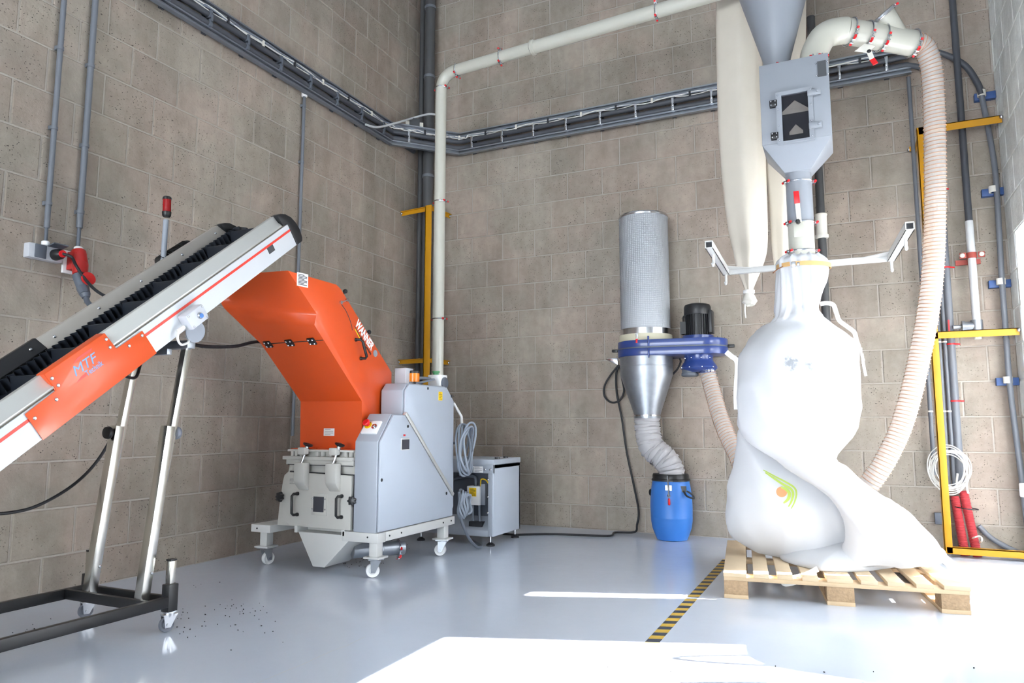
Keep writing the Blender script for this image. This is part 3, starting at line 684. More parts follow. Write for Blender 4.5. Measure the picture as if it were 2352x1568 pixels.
sticker(ud, PX(*e5(1210, 467), x=-2.842), (0, 1, 0), (0, 0, 1), .055, .066, 'label_yellow', 5)
# stop panel on the sloping nose
sl = V((0, .15, .185)).normalized(); sn_ = V((0, -sl.z, sl.y)); c = V((-2.935, 4.02, .9713))
s = S(); s.obox(c+sn_*.008, (.125, 0, 0), sl*.105, sn_*.016); pn = s.out('switch_panel', 'white', G, bevel=.003)
s = S(); s.lathe([(.027, .016), (.027, .02)], c+V((-.028, 0, 0))+sl*.012, sn_, 20); s.out('stop_ring', 'label_yellow', pn)
s = S(); s.lathe([(.012, .018), (.012, .036), (.024, .04), (.026, .052), (.02, .058)], c+V((-.028, 0, 0))+sl*.012, sn_, 20); s.out('stop_button', 'cap_red', pn)
s = S(); s.lathe([(.02, .016), (.02, .022)], c+V((.028, 0, 0)), sn_, 18); s.lathe([(.01, .02), (.009, .034)], c+V((.028, 0, 0)), sn_, 12); s.out('key_switch', 'steel', pn)
# on top of the upper cover
c = PX(*e5(765, 230), y=4.5)
s = S(); s.bb((c.x-.05, 4.46, 1.292), (c.x+.05, 4.56, c.z+.06)); s.out('terminal_box', 'plastic_box', G, bevel=.004)
c = PX(*e5(892, 215), y=4.55)
s = S(); s.lathe([(.046, 0), (.046, .02), (.042, .022)], (c.x, 4.55, 1.292), n=24); bc = s.out('beacon', 'black_plastic', G)
s = S(); s.lathe([(.043, .02), (.043, .085)], (c.x, 4.55, 1.292), n=24); s.out('beacon_lens', 'amber', bc)
s = S(); s.lathe([(.042, .085), (.042, .1), (.034, .106)], (c.x, 4.55, 1.292), n=24); s.out('beacon_top', 'black_plastic', bc)
c = PX(*e5(1190, 260), x=-2.93)
s = S(); s.bb((-3.0, c.y-.05, 1.292), (-2.88, c.y+.05, 1.385)); sb_ = s.out('start_box', 'white', G, bevel=.006)
s = S(); s.lathe([(.022, 0), (.022, .016), (.03, .018), (.03, .03)], (-2.95, c.y-.01, 1.385), n=20); s.out('start_button', 'green', sb_)
s = S(); s.lathe([(.046, 0), (.046, .012), (.04, .016)], (-2.88, c.y, 1.32), (1, 0, 0), 24); s.out('hinge_disc', 'slate', sb_)
s = S(); s.tube(spline([(-2.9, 4.52, 1.302), (-2.9, 4.6, 1.315), (-2.9, 4.7, 1.335), (-2.92, 4.78, 1.345)], 6), .014, 10, sq=.6); s.tube(spline([(-2.95, 4.5, 1.30), (-2.95, 4.62, 1.345), (-2.95, 4.78, 1.35)], 6), .012, 10); s.out('lever', 'cable_grey', G)
s = S(); s.tube([V((-2.86, 4.99, 1.17)), V((-2.84, 5.09, 1.06)), V((-2.84, 5.1, .97))], .011, 10); s.out('cable_hook', 'frame_white', G)
# orange hopper
HL, HR = -3.6, -3.06
side = [(3.30, 1.93), (3.573, 1.70), (3.554, 1.627), (3.647, 1.542), (4.065, 1.157), (4.075, .822), (4.42, .822), (4.415, 1.381), (3.803, 1.904), (3.757, 1.925)]
left = [(3.30, 1.76), (3.425, 1.676), (3.542, 1.636), (3.652, 1.541), (4.06, 1.162), (4.07, .822), (4.42, .822), (4.415, 1.39), (3.803, 1.94), (3.757, 1.96), (3.30, 1.95)]
HG = None
s = S(); s.prism(side, 'x', HR-.004, HR); hs = s.out('side_panel', 'orange', G, bevel=.0015)
s = S(); s.prism(left, 'x', HL, HL+.004); s.out('side_panel', 'orange', G)
def strip(name, Lp, Rp, n_=14):
    s = S(); rows = []
    for (l, r_) in zip(Lp, Rp): rows.append([s.bm.verts.new(V((HL, *l)).lerp(V((HR, *r_)), k/n_)) for k in range(n_+1)])
    for i in range(len(rows)-1):
        for k in range(n_): s.face([rows[i][k], rows[i][k+1], rows[i+1][k+1], rows[i+1][k]])
    return s.out(name, 'orange', G, smooth=60)
def dens(P, k):
    Q = []
    for i in range(len(P)-1):
        for j in range(k): t = j/k; Q.append((P[i][0]*(1-t)+P[i+1][0]*t, P[i][1]*(1-t)+P[i+1][1]*t))
    return Q+[P[-1]]
# flap above the hinge line: curved sheet
up_r = [(3.30, 1.93), (3.437, 1.815), (3.573, 1.70), (3.554, 1.627), (3.647, 1.542)]
up_l = [(3.30, 1.95), (3.296, 1.855), (3.30, 1.76), (3.425, 1.676), (3.652, 1.541)]
sm = lambda P: [(v.x, v.y) for v in spline([(a, b_, 0) for a, b_ in P], 6)]
upper = strip('front_flap', sm(up_l), dens(up_r, 6))
strip('front_panel', [(3.655, 1.538), (4.06, 1.162)], [(3.65, 1.539), (4.065, 1.157)])
strip('chute_front', [(4.06, 1.162), (4.07, .822)], [(4.065, 1.157), (4.075, .822)])
strip('back_panel', [(4.42, .822), (4.415, 1.39), (3.803, 1.94), (3.757, 1.96)], [(4.42, .822), (4.415, 1.381), (3.803, 1.904), (3.757, 1.925)])
s = S(); s.bb((HL-.02, 4.0, .822), (HR+.01, 4.46, .828)); s.out('chute_foot', 'orange', G)
screws(G, [PX(677, 1031, y=4.02), PX(727, 1031, y=4.02)], (0, 0, 1), .009, 'bolt')
# hinge line and hinges
def HP(t, dz=0, out_=0.0): return V((HL, 3.655, 1.5395)).lerp(V((HR, 3.6495, 1.5405)), t)+V((0, -.7, -.6))*out_
s = S(); s.bar(HP(.02), HP(.99), .006, .006); s.out('hinge_seam', 'ink', G)
dn = V((0, .735, -.678)); no = V((0, -.678, -.735))
for t in (.12, .47, .82):
    c = HP(t)
    s = S(); s.obox(c+no*.006+dn*.0, (.058, 0, 0), dn*.055, no*.012); hg = s.out('hinge', 'black_plastic', G, bevel=.003)
    screws(hg, [c+no*.012+V((a, 0, 0))+dn*b_ for a in (-.017, .017) for b_ in (-.016, .016)], no, .007)
# side panel fittings
h6 = lambda a, b_: (560+a/6.03, 600+b_/6.03)
for a, b_ in ((1405, 415), (1735, 980)):
    c = PX(*h6(a, b_), x=HR-.03); s = S(); s.cyl(c+V((0, -.02, -.02)), c, .007, n=10); s.ball(c, .016); s.out('ball_knob', 'black_plastic', G)
handle(hs, PX(*h6(1545, 1085), x=HR), PX(*h6(1615, 1345), x=HR), (1, .25, 0), .0095, .05)
s = S(); s.lathe([(.024, 0), (.024, .004)], PX(*h6(1818, 1275), x=HR), (1, 0, 0), 24); s.out('round_plug', 'sep_grey', hs)
c = PX(*h6(1335, 570), x=HR); c2 = PX(*h6(1420, 535), x=HR)
s = S(); s.cyl(c, c+V((.014, 0, 0)), .012, n=14); s.cyl(c2, c2+V((.014, 0, 0)), .012, n=14); s.bar(c+V((.01, 0, 0)), c2+V((.01, 0, 0)), .01, .006); s.out('latch', 'steel', hs)
s = S(); s.tube(spline([PX(*h6(*p), x=HR+.0003) for p in ((1350, 595), (1410, 680), (1460, 790), (1490, 880), (1503, 955))], 6), .0028, 6); s.out('slot', 'ink', hs)
A, B_ = PX(*h6(1541, 878), x=HR+.001), PX(*h6(1772, 1248), x=HR+.001); d = (B_-A); up_ = V((0, -d.z, d.y))
text('lettering', 'WANNER', .082, A, d, up_, 'white', hs, bold=.035, xs=d.length/.375)
s = S(); dd = d.normalized(); uu = up_.normalized(); A2, B2 = PX(*h6(1535, 893), x=HR), PX(*h6(1612, 1050), x=HR)
s.bar(A2, B2, .0012, .006, uu); s.bar(A2+dd*.08+uu*.022, A2+dd*.115+uu*.06, .0014, .006, uu); s.out('logo_line', 'ink', hs)
A2, B2 = PX(*h6(1538, 935), x=HR), PX(*h6(1604, 1060), x=HR)
s = S(); s.bar(A2, B2, .0012, .008, uu); s.out('logo_line', 'label_yellow', hs)
A2 = PX(*h6(1610, 1066), x=HR+.001); text('lettering', 'Made in Germany', .032, A2, d, up_, 'ink', hs, bold=.01, xs=.72)
c = PX(*h6(812, 258), x=HR); t1 = (PX(*h6(888, 215), x=HR)-PX(*h6(735, 180), x=HR)); sticker(hs, c, t1, V((0, -t1.z, t1.y)), t1.length, .085, 'white', 8)
sticker(G, PX(756, 992, y=4.068), (1, 0, 0), (0, 0, 1), .094, .052, 'white', 4)
# cable coil hung behind the covers
ck = thing('cable_coil', 'coil of grey cable hung on the hook behind the grey machine cover', 'cable', (-2.86, 5.08, .65))
for k in range(7):
    c = V((-2.82+.012*k, 5.06+.01*math.sin(k*2.1), .80+.012*math.sin(k*1.3))); ry, rz_ = .085+.012*math.sin(k*1.7), .20-.012*(k % 3)
    P = [c+V((.02*math.sin(t*2+k), ry*math.cos(t)+.02*math.sin(t), rz_*math.sin(t))) for t in [2*math.pi*i/36 for i in range(36)]]
    s = S(); s.tube(P, .009, 8, close=True); s.out('loop', 'cable_grey', ck)
ck2 = thing('cable_coil', 'small coil of grey cable hung below at the end of the diagonal trim strip', 'cable', (-2.80, 5.03, .26))
for k in range(5):
    c = V((-2.80+.012*k, 5.03+.008*k, .37)); P = [c+V((.01*math.sin(t*3+k), (.05-.004*k)*math.cos(t), (.115-.01*k)*math.sin(t))) for t in [2*math.pi*i/30 for i in range(30)]]
    s = S(); s.tube(P, .009, 8, close=True); s.out('loop', 'cable_grey' if k else 'slate', ck2)
# ------------------------------------------------------------ blower cabinet behind
C = thing('blower_cabinet', 'low grey sheet metal cabinet on black feet between the machine and the block wall', 'cabinet', (-3.06, 5.65, 0))
x0, x1, y0, y1 = -3.44, -2.695, 5.38, 5.91
s = S(); s.bb((x1-.012, y0+.0, .08), (x1, y1, .66)); s.out('side_panel', 'door_grey', C, bevel=.002)
s = S(); s.bb((x1-.05, y0, .08), (x1-.012, y0+.02, .592)); s.out('corner_post', 'mid_grey', C, bevel=.002)
s = S(); s.bb((x0, y0-.004, .592), (x1, y0+.02, .662)); s.bb((x0, y0+.02, .63), (x1, y1, .66)); tp = s.out('front_panel', 'mid_grey', C, bevel=.002)
s = S(); s.bb((x0, y0-.006, .662), (x1+.006, y1, .705)); s.out('lid', 'machine_grey', C, bevel=.004)
s = S(); s.bb((x0, y0+.12, .08), (x1-.012, y0+.14, .63)); s.bb((x0, y0+.12, .08), (x0+.02, y1, .63)); s.bb((x0, y1-.02, .08), (x1, y1, .63)); s.out('back_panel', 'slate', C)
s = S(); s.prism([(y0, .075), (y0, .125), (y0+.13, .235), (y0+.13, .075)], 'x', x0, x1-.05); s.bb((x0, y0+.1, .075), (x1-.012, y1, .09)); s.out('skirt', 'mid_grey', C, bevel=.004)
s = S(); s.bb((-2.93, y0+.012, .15), (-2.81, y0+.10, .19)); s.out('cable_slot', 'ink', C)
for x, y in ((-2.735, y0+.03), (-2.735, y1-.02), (-3.41, y0+.03), (-3.41, y1-.02)):
    s = S(); s.cyl((x, y, .02), (x, y, .09), .007, n=10); ft = s.out('foot_stem', 'steel', C)
    s = S(); s.lathe([(.036, 0), (.036, .012), (.018, .026), (.01, .03)], (x, y, 0), n=20); s.out('foot', 'black_rubber', ft)
c = V((-2.888, y0+.05, .40))
s = S(); s.bb((-2.962, y0+.03, .322), (-2.84, y0+.12, .479)); jb = s.out('junction_box', 'white', C, bevel=.006)
s = S(); s.bb((-2.84, y0+.05, .325), (-2.80, y0+.12, .50)); s.out('heat_sink', 'mid_grey', C, bevel=.002)
sticker(jb, (-2.905, y0+.03, .43), (1, 0, 0), (0, 0, 1), .068, .07, 'label_yellow', 6)
s = S(); s.tube(spline([(-2.90, y0+.07, .47), (-2.90, y0+.07, .54), (-2.94, y0+.07, .56), (-3.05, y0+.07, .545), (-3.2, y0+.07, .5)], 6), .014, 10); s.out('cable', 'slate', C)
for x in (-2.925, -2.862):
    s = S(); s.tube(spline([(x, y0+.07, .33), (x+.004, y0+.065, .25), (x+.012, y0+.06, .17)], 6), .011, 10); s.out('cable', 'cable_grey', C)
s = S(); s.tube(spline([(-2.85, y0+.07, .48), (-2.84, y0+.06, .535), (-2.80, y0+.07, .53), (-2.775, y0+.09, .48), (-2.78, y0+.11, .45)], 6), .005, 8); s.out('earth_wire', 'label_yellow', C)
sticker(tp, (-2.835, y0-.004, .622), (1, 0, 0), (0, 0, 1), .088, .052, 'white', 4)
text('lettering', 'CE', .042, (-2.955, y0-.0045, .612), (1, 0, 0), (0, 0, 1), 'ink', tp, bold=.01)
screws(tp, [(-2.89, y0-.004, .645), (-2.77, y0-.004, .622), (-2.72, y0-.004, .622)], (0, -1, 0), .01)
screws(C, [(-2.745, y0, z) for z in (.54, .40, .27)], (0, -1, 0), .009)
s = S()
for y in (5.55, 5.72): s.cyl((x1-.05, y, .705), (x1-.05, y, .718), .022, n=16)
s.out('lid_button', 'black_plastic', C)
# ------------------------------------------------------------ dust extractor on the back wall
ex, ey = -1.645, 6.37
D = thing('dust_extractor', 'wall mounted dust extractor with wire mesh filter, blue fan housing and silver cone', 'extractor', (ex, YB-.02, 1.66))
s = S(); s.lathe([(.214, 1.80), (.214, 2.895)], (ex, ey, 0), n=64); s.out('filter_cloth', 'filter_cloth', D)
s = S()
for k in range(64):
    z = 1.845+k*(1.045/63); s.ring((ex, ey, z), (0, 0, 1), .2215, .0016, 56, 4)
for k in range(72):
    t = 2*math.pi*k/72; p = V((ex+.2215*math.cos(t), ey+.2215*math.sin(t), 0)); s.cyl(p+V((0, 0, 1.84)), p+V((0, 0, 2.89)), .0014, n=4, cap=False)
stuff(s.out('wire_mesh', 'wire', D))
s = S(); s.lathe([(.2, 2.89), (.225, 2.885), (.228, 2.897), (.222, 2.91), (.2, 2.912)], (ex, ey, 0), n=48); s.out('top_rim', 'steel', D)
s = S(); s.lathe([(.224, 1.795), (.228, 1.797), (.228, 1.85), (.224, 1.852)], (ex, ey, 0), n=48); s.out('lower_rim', 'steel', D)
s = S(); s.lathe([(.21, 1.735), (.236, 1.735), (.238, 1.76), (.236, 1.797), (.2, 1.8)], (ex, ey, 0), n=48); s.out('felt_collar', 'felt', D)
fx, fy = -1.125, 6.37
def stadium(r1, r2, n_=24):
    P = []
    dx = fx-ex; a = math.acos((r1-r2)/dx)
    for k in range(n_+1): t = a+(2*math.pi-2*a)*k/n_; P.append((ex+r1*math.cos(t), ey+r1*math.sin(t)))
    for k in range(n_+1): t = -a+2*a*k/n_; P.append((fx+r2*math.cos(t), fy+r2*math.sin(t)))
    return P
s = S(); s.prism(stadium(.252, .2), 'z', 1.672, 1.735); hz = s.out('housing_upper', 'blue_paint', D, bevel=.004)
s = S(); s.prism(stadium(.252, .2), 'z', 1.598, 1.664); s.out('housing_lower', 'blue_paint', D, bevel=.004)
s = S(); s.prism(stadium(.258, .206), 'z', 1.663, 1.673); s.out('housing_seam', 'slate', D)
c = PX(1490, 800, y=ey-.245); 
s = S(); s.bb((c.x-.006, c.y-.02, 1.675), (c.x+.006, c.y+.01, 1.765)); s.bb((c.x-.006, c.y-.02, 1.575), (c.x+.006, c.y+.01, 1.66)); s.out('housing_flange', 'blue_paint', D, bevel=.003)
for x, y in ((ex-.255, ey-.02), (fx+.205, fy-.02)):
    sg = -1 if x < ex else 1
    s = S(); s.bb((x, y-.02, 1.655), (x+sg*.055, y+.02, 1.682)); s.out('latch_block', 'black_plastic', D, bevel=.004)
s = S(); s.lathe([(.235, 1.598), (.235, 1.52), (.238, 1.518), (.238, 1.512), (.235, 1.51), (.235, 1.44), (.117, 1.085), (.117, 1.05)], (ex, ey, 0), n=56, cap=False); s.out('cone', 'galvanised', D)
s = S(); s.band((ex, ey, 1.075), (0, 0, 1), .118, .014); s.out('hose_band', 'steel', D)
s = S(); c = PX(1463, 775, y=ey-.236); s.cyl(c+V((0, -.006, .03)), c+V((0, -.008, -.02)), .008, n=10); s.bb(c+V((-.012, -.006, .0)), c+V((.012, .006, .04))); lt_ = s.out('toggle_latch', 'steel', D)
s = S(); s.cyl(c+V((0, -.008, -.015)), c+V((0, -.01, -.05)), .011, n=10); s.out('latch_grip', 'cap_red', lt_)
s = S(); c = PX(1405, 828, y=ey-.05); s.hexa([c+V(p) for p in ((-.05, -.01, .01), (.06, -.01, -.045), (.06, .01, -.045), (-.05, .01, .01), (-.05, -.01, .03), (.06, -.01, .02), (.06, .01, .02), (-.05, .01, .03))]); s.out('lever', 'steel', D, bevel=.006)
s = S(); s.bb((ex-.2, 6.6, 1.61), (ex+.2, YB-.01, 1.72)); s.bb((fx-.12, 6.55, 1.61), (fx+.12, YB-.01, 1.72)); s.out('wall_bracket', 'slate', D)
# motor
mx_, mz = -1.175, 1.77
s = S(); s.lathe([(.1, 0), (.1, .19)], (mx_, ey, mz), n=40)
for k in range(30):
    t = 2*math.pi*k/30; d = V((math.cos(t), math.sin(t), 0)); s.obox(V((mx_, ey, mz+.095))+d*.103, d*.02, V((-d.y, d.x, 0))*.006, (0, 0, .18))
mo = s.out('motor', 'black_plastic', D)
s = S(); s.lathe([(.113, .185), (.116, .19), (.116, .255), (.108, .275), (.08, .285)], (mx_, ey, mz), n=40); s.out('fan_cowl', 'black_plastic', mo)
s = S(); s.bb((mx_-.145, ey-.05, mz+.02), (mx_-.09, ey+.05, mz+.13)); s.tube(spline([(mx_-.12, ey-.03, mz+.13), (mx_-.12, ey-.03, mz+.17), (mx_-.1, ey-.03, mz+.185), (mx_-.085, ey-.03, mz+.16)], 5), .008, 8); s.out('terminal_box', 'black_plastic', mo, bevel=0)
s = S(); s.bb((mx_+.1, ey-.06, mz+.02), (mx_+.132, ey+.06, mz+.22)); s.out('switch_box', 'black_plastic', mo, bevel=.004)
s = S(); s.lathe([(.135, 0), (.135, -.035)], (mx_, ey, mz), n=32); s.out('motor_flange', 'blue_paint', mo)
# inlet branch under the fan
s = S(); s.lathe([(.125, 1.598), (.12, 1.56), (.125, 1.545), (.155, 1.50), (.157, 1.485), (.15, 1.475), (.1, 1.45)], (mx_+.0, ey, 0), n=36); inl = s.out('inlet_branch', 'blue_paint', D)
s = S(); s.lathe([(.068, 1.49), (.068, 1.445), (.073, 1.44), (.073, 1.42), (.06, 1.412)], (mx_-.075, ey-.03, 0), n=24); s.out('blanking_cap', 'slate', inl)
s = S(); s.lathe([(.073, 1.49), (.073, 1.44)], (mx_+.075, ey-.03, 0), n=24); s.out('inlet_port', 'blue_paint', inl)
clamp(D, (mx_+.075, ey-.03, 1.455), (0, 0, 1), .076, [R(-20)], refdir=(1, -1, 0), caps=False)
screws(inl, [V((mx_, ey, z))+V((math.cos(t), math.sin(t), 0))*r_ for z, r_ in ((1.572, .123), (1.49, .156)) for t in (R(-150), R(-110), R(-70), R(-30))], (0, -1, 0), .006)
# flexible grey duct down to the drum
def corr(path, r, pitch, amp, n=28):
    P = []; L_ = [0]
    for i in range(1, len(path)): L_.append(L_[-1]+(path[i]-path[i-1]).length)
    N = int(L_[-1]/(pitch/4)); j = 0
    for k in range(N+1):
        t = L_[-1]*k/N
        while j < len(L_)-2 and L_[j+1] < t: j += 1
        P.append(path[j].lerp(path[j+1], (t-L_[j])/max(1e-6, L_[j+1]-L_[j])))
    return P, [r+amp*math.cos(k*math.pi/2) for k in range(N+1)]
q9 = lambda a, b_: (1440+a/4.9, 940+b_/4.9)
path = spline([(ex, ey, 1.075), PX(*q9(228, 180), y=ey), PX(*q9(245, 300), y=ey-.005), PX(*q9(285, 430), y=ey-.01), PX(*q9(380, 520), y=ey-.02), PX(*q9(465, 600), y=ey-.02), PX(*q9(500, 690), y=ey-.01), PX(*q9(505, 745), y=ey-.01)], 10)
P, rr_ = corr(path, .111, .03, .0075); P = [p+V((random.uniform(-1, 1), random.uniform(-1, 1), random.uniform(-1, 1)))*.0015 for p in P]
s = S(); s.tube(P, rr_, 32); fd = s.out('flexible_duct', 'flex_grey', loc=path[-1], smooth=70); tag(fd, 'pale grey ribbed fabric duct bent between the silver cone and the blue drum', 'duct')
# blue drum
bx_, by_ = -1.452, 6.385
U = thing('plastic_drum', 'blue plastic drum with black lid and red tipped latch standing against the block wall', 'drum', (bx_, by_, 0))
s = S(); s.lathe([(.115, 0), (.13, .004), (.142, .03), (.168, .1), (.178, .16), (.179, .19), (.1805, .195), (.179, .2), (.181, .28), (.178, .36), (.170, .44), (.160, .50), (.156, .512), (.15, .515)], (bx_, by_, 0), n=56); dr_ = s.out('body', 'blue_drum', U)
s = S(); s.lathe([(.15, .505), (.166, .506), (.166, .52), (.158, .526), (.158, .55), (.152, .565), (.12, .568), (.118, .56), (.10, .56)], (bx_, by_, 0), n=56); s.out('lid', 'black_plastic', U)
c = V((bx_+.02, by_-.178, .42))
s = S(); s.bb(c+V((-.028, -.004, .015)), c+V((.028, .006, .058))); s.tube([c+V((-.004, -.012, .14)), c+V((.0, -.016, .06)), c+V((.004, -.014, -.045))], .006, 8); s.ring(c+V((.003, -.016, -.03)), (0, 1, 0), .012, .003, 16, 6); la = s.out('lid_latch', 'steel', U)
s = S(); s.lathe([(.007, 0), (.0105, -.01), (.0105, -.05), (.006, -.058)], c+V((.005, -.015, -.05)), n=12); s.out('latch_grip', 'cap_red', la)
s = S(); h = V((bx_+.135, by_-.11, .42)); s.bb(h+V((-.025, -.012, 0)), h+V((.02, .012, .05))); s.tube(spline([h+V((0, -.01, .01)), h+V((.03, -.025, -.03)), h+V((.075, -.03, -.045)), h+V((.09, -.02, -.04)), h+V((.07, -.015, -.015)), h+V((.03, -.01, .01))], 5), .008, 8); s.out('handle', 'black_plastic', U)
s = S(); h = V((bx_-.175, by_-.03, .40)); s.ball(h, .03, sc=(.5, 1, 1)); s.out('handle', 'black_plastic', U)
# cables of the extractor
Y = 6.60
k6 = lambda a, b_, y=Y: PX(1380+a/6.03, 700+b_/6.03, y=y)
cable('power_cable', 'black mains cable looped beside the silver cone and trailing down to the floor',
      [k6(250, 830), k6(130, 980), k6(50, 1130), k6(55, 1270), k6(150, 1350), k6(260, 1320), k6(320, 1200), k6(300, 1050), k6(265, 860), k6(235, 880), k6(210, 1000), k6(225, 1250), k6(290, 1568, 6.6),
       PX(1440, 1040, y=6.6), PX(1457, 1120, y=6.6), PX(1467, 1175, y=6.59), PX(1463, 1205, y=6.57), (-1.83, 6.53, .02), (-2.0, 6.49, .011), PX(1400, 1230, z=.011), PX(1330, 1228, z=.011), PX(1260, 1226, z=.011), PX(1205, 1227, z=.011), (-2.78, 5.97, .011), (-2.9, 5.99, .011)], .0095)
cable('power_cable', 'short black cable curving from the fan housing to the silver cone', [k6(1090, 740, 6.5), k6(1105, 790, 6.5), k6(1060, 890, 6.5), k6(990, 965, 6.5)], .009)
cable('power_cable', 'dark cable hanging off the grey machine cover down to the floor', [(-2.805, 5.0, .47), (-2.80, 5.0, .38), (-2.79, 5.02, .24), (-2.76, 5.08, .11), (-2.74, 5.17, .03), (-2.75, 5.27, .013), (-2.82, 5.36, .013), (-2.95, 5.5, .013)], .012, 'slate')
# ------------------------------------------------------------ transport pipe from the granulator to the cyclone
W = thing('conveying_pipe', 'pale cream steel pipe rising beside the corner and bending along the back wall', 'pipe', (-3.29, 5.45, 1.2))
vx = PX(1012, 300, y=5.45).x; zt = PX(1040, 165, y=5.45).z
A = V((vx, 5.45, 1.0)); r0 = .051
E_ = PX(1635, -5, y=5.28); E_.z = zt+.02
hd = V((E_.x-vx, E_.y-5.45, E_.z-zt)).normalized()
K = V((vx, 5.45, zt)); bend = [K+V((0, 0, -.18)).lerp(V((0, 0, 0)), 0), ]
bz = [K+V((0, 0, -.17))*(1-t)**2+hd*.17*t*t for t in [i/10 for i in range(11)]]
s = S(); s.cyl(A, K+V((0, 0, -.17)), r0, n=28); s.out('riser', 'pipe_cream', W)
s = S(); s.tube(bz, r0, 28); s.out('elbow', 'pipe_cream', W)
J = PX(1230, 105, y=5.42); tt = (J-K).dot(hd); J = K+hd*tt
s = S(); s.cyl(K+hd*.17, J, r0, n=28); s.out('straight_run', 'pipe_cream', W)
s = S(); s.cyl(J, K+hd*((E_-K).length+.25), r0+.004, n=28); s.lathe([(r0, -.02), (r0+.014, -.018), (r0+.014, .004), (r0+.004, .012)], J, hd, 28); s.out('straight_run', 'pipe_cream', W)
s = S(); s.ring(J-hd*.022, hd, r0+.002, .004); s.out('pipe_seal', 'ink', W)
for z in (PX(1012, 203, y=5.45).z, PX(1012, 463, y=5.45).z, PX(1014, 732, y=5.45).z): clamp(W, (vx, 5.45, z), (0, 0, 1), r0, [R(165), R(12)], refdir=(1, -.3, 0))
clamp(W, K+hd*.18, hd, r0, [R(60), R(100)], refdir=(0, -1, 0))
for u_ in (1153, 1518): clamp(W, K+hd*((PX(u_, 130 if u_ < 1300 else 25, y=5.42)-K).dot(hd)), hd, r0+.003, [R(70), R(-70)], refdir=(0, -1, 0))
# dark downpipe in the corner
N = thing('downpipe', 'dark grey drain pipe running up the wall corner', 'pipe', (-4.09, 6.53, 0))
s = S(); s.cyl((-4.09, 6.53, 0), (-4.09, 6.53, ZT), .058, n=28); s.out('pipe', 'drain_grey', N)
for z in (PX(985, 178, y=6.53).z, PX(985, 405, y=6.53).z, PX(985, 20, y=6.53).z):
    s = S(); s.band((-4.09, 6.53, z), (0, 0, 1), .058, .03, .007); s.out('pipe_collar', 'conduit_grey', N)
s = S(); s.cyl((-4.235, 6.6, 0), (-4.235, 6.6, ZT), .03, n=16); tag(s.out('riser_pipe', 'drain_grey', loc=(-4.235, 6.6, 0)), 'thin dark pipe tucked in the corner behind the drain pipe', 'pipe')
# yellow guard in the corner
Yf = thing('pipe_guard', 'yellow angle iron guard fixed across the wall corner around the drain pipe', 'guard', (-3.92, 6.3, 1.2))
s = S(); s.bb((-3.965, 6.28, .6), (-3.955, 6.34, 3.30)); s.bb((-3.965, 6.28, .6), (-3.885, 6.287, 3.30)); s.out('post', 'yellow', Yf, bevel=.001)
for z in (3.285, 1.672):
    for a, b_ in (((-3.96, 6.3, z), (-4.295, 6.335, z)), ((-3.9, 6.3, z), (-3.87, 6.64, z))):
        s = S(); s.bar(a, b_, .05, .005); s.bar(V(a)-V((0, 0, .02)), V(b_)-V((0, 0, .02)), .005, .045); s.out('arm', 'yellow', Yf)
        s = S(); s.ball(V(b_)-V((0, 0, .02))+V((.008, -.015, 0)), .014); s.out('bolt', 'steel', Yf)
# ------------------------------------------------------------ cable tray with pipes in it
TZ0, TZ1 = 3.92, 4.165
xw, yw = -4.255, 6.6
TR = [('left', V((xw, -1, 0)), V((xw, 6.03, 0)), V((1, 0, 0))), ('corner', V((xw, 6.03, 0)), V((-3.735, yw, 0)), None), ('back', V((-3.735, yw, 0)), V((.61, yw, 0)), V((0, -1, 0)))]
CT = thing('cable_tray', 'galvanised two rail cable tray fixed high along both block walls', 'cable tray', (-3.735, yw, TZ0))
for nm, a, b_, nv in TR:
    d = (b_-a).normalized()
    if nv is None: nv = V((d.y, -d.x, 0))
    for z, h in ((TZ0, .05), (TZ1-.05, .05)):
        s = S(); zc = V((0, 0, z+h/2)); L_ = b_-a
        s.obox((a+b_)/2+zc+nv*.0, L_, nv*.004, (0, 0, h)); s.obox((a+b_)/2+V((0, 0, z+.002))+nv*.02-nv*.0, L_, nv*.04, (0, 0, .004)); s.obox((a+b_)/2+V((0, 0, z+h))+nv*.02, L_, nv*.04, (0, 0, .004)); 
        s.obox((a+b_)/2+V((0, 0, z+.006))+nv*.04, L_, nv*.003, (0, 0, .012)); s.obox((a+b_)/2+V((0, 0, z+h-.006))+nv*.04, L_, nv*.003, (0, 0, .012))
        rl = s.out('tray_rail', 'galvanised' if nm != 'left' else 'conduit_grey', CT)
    L_ = (b_-a).length; k0 = 0 if nm != 'left' else int((L_-4.2)/.36); n_ = max(1, int(L_/.36))
    for k in range(k0, n_):
        c = a+d*((k+.5)*L_/n_)
        s = S(); s.obox(c+V((0, 0, (TZ0+TZ1)/2))-nv*.02, d*.04, nv*.012, (0, 0, TZ1-TZ0)); s.out('wall_strut', 'conduit_dark', CT)
        s = S()
        for z in (3.995, 4.065): s.obox(c+V((0, 0, z))+nv*.032, d*.026, nv*.055, (0, 0, .058))
        s.obox(c+V((0, 0, 4.03))+nv*.064, d*.018, nv*.008, (0, 0, .05)); s.out('pipe_clip', 'steel' if nm != 'left' else 'slate', CT, bevel=.004)
        s = S(); s.obox(c+d*L_/n_*.45+V((0, 0, 4.105))+nv*.045, d*.02, nv*.012, (0, 0, .05)); s.out('cable_tie', 'off_white' if k % 2 else 'ink', CT)
def along(z, off):
    'path that follows the tray, off = distance out from the rails'
    a = [TR[0][1]+V((off, 0, z)), V((xw+off, 5.9, z)), V((xw+off*1.0+.03, 6.03-off*.5+.02, z)), V((-4.02+off*.6, 6.285-off*.6, z)), V((-3.735-.02+off*.3, yw-off-.02, z)), V((-3.6, yw-off, z))]
    return a
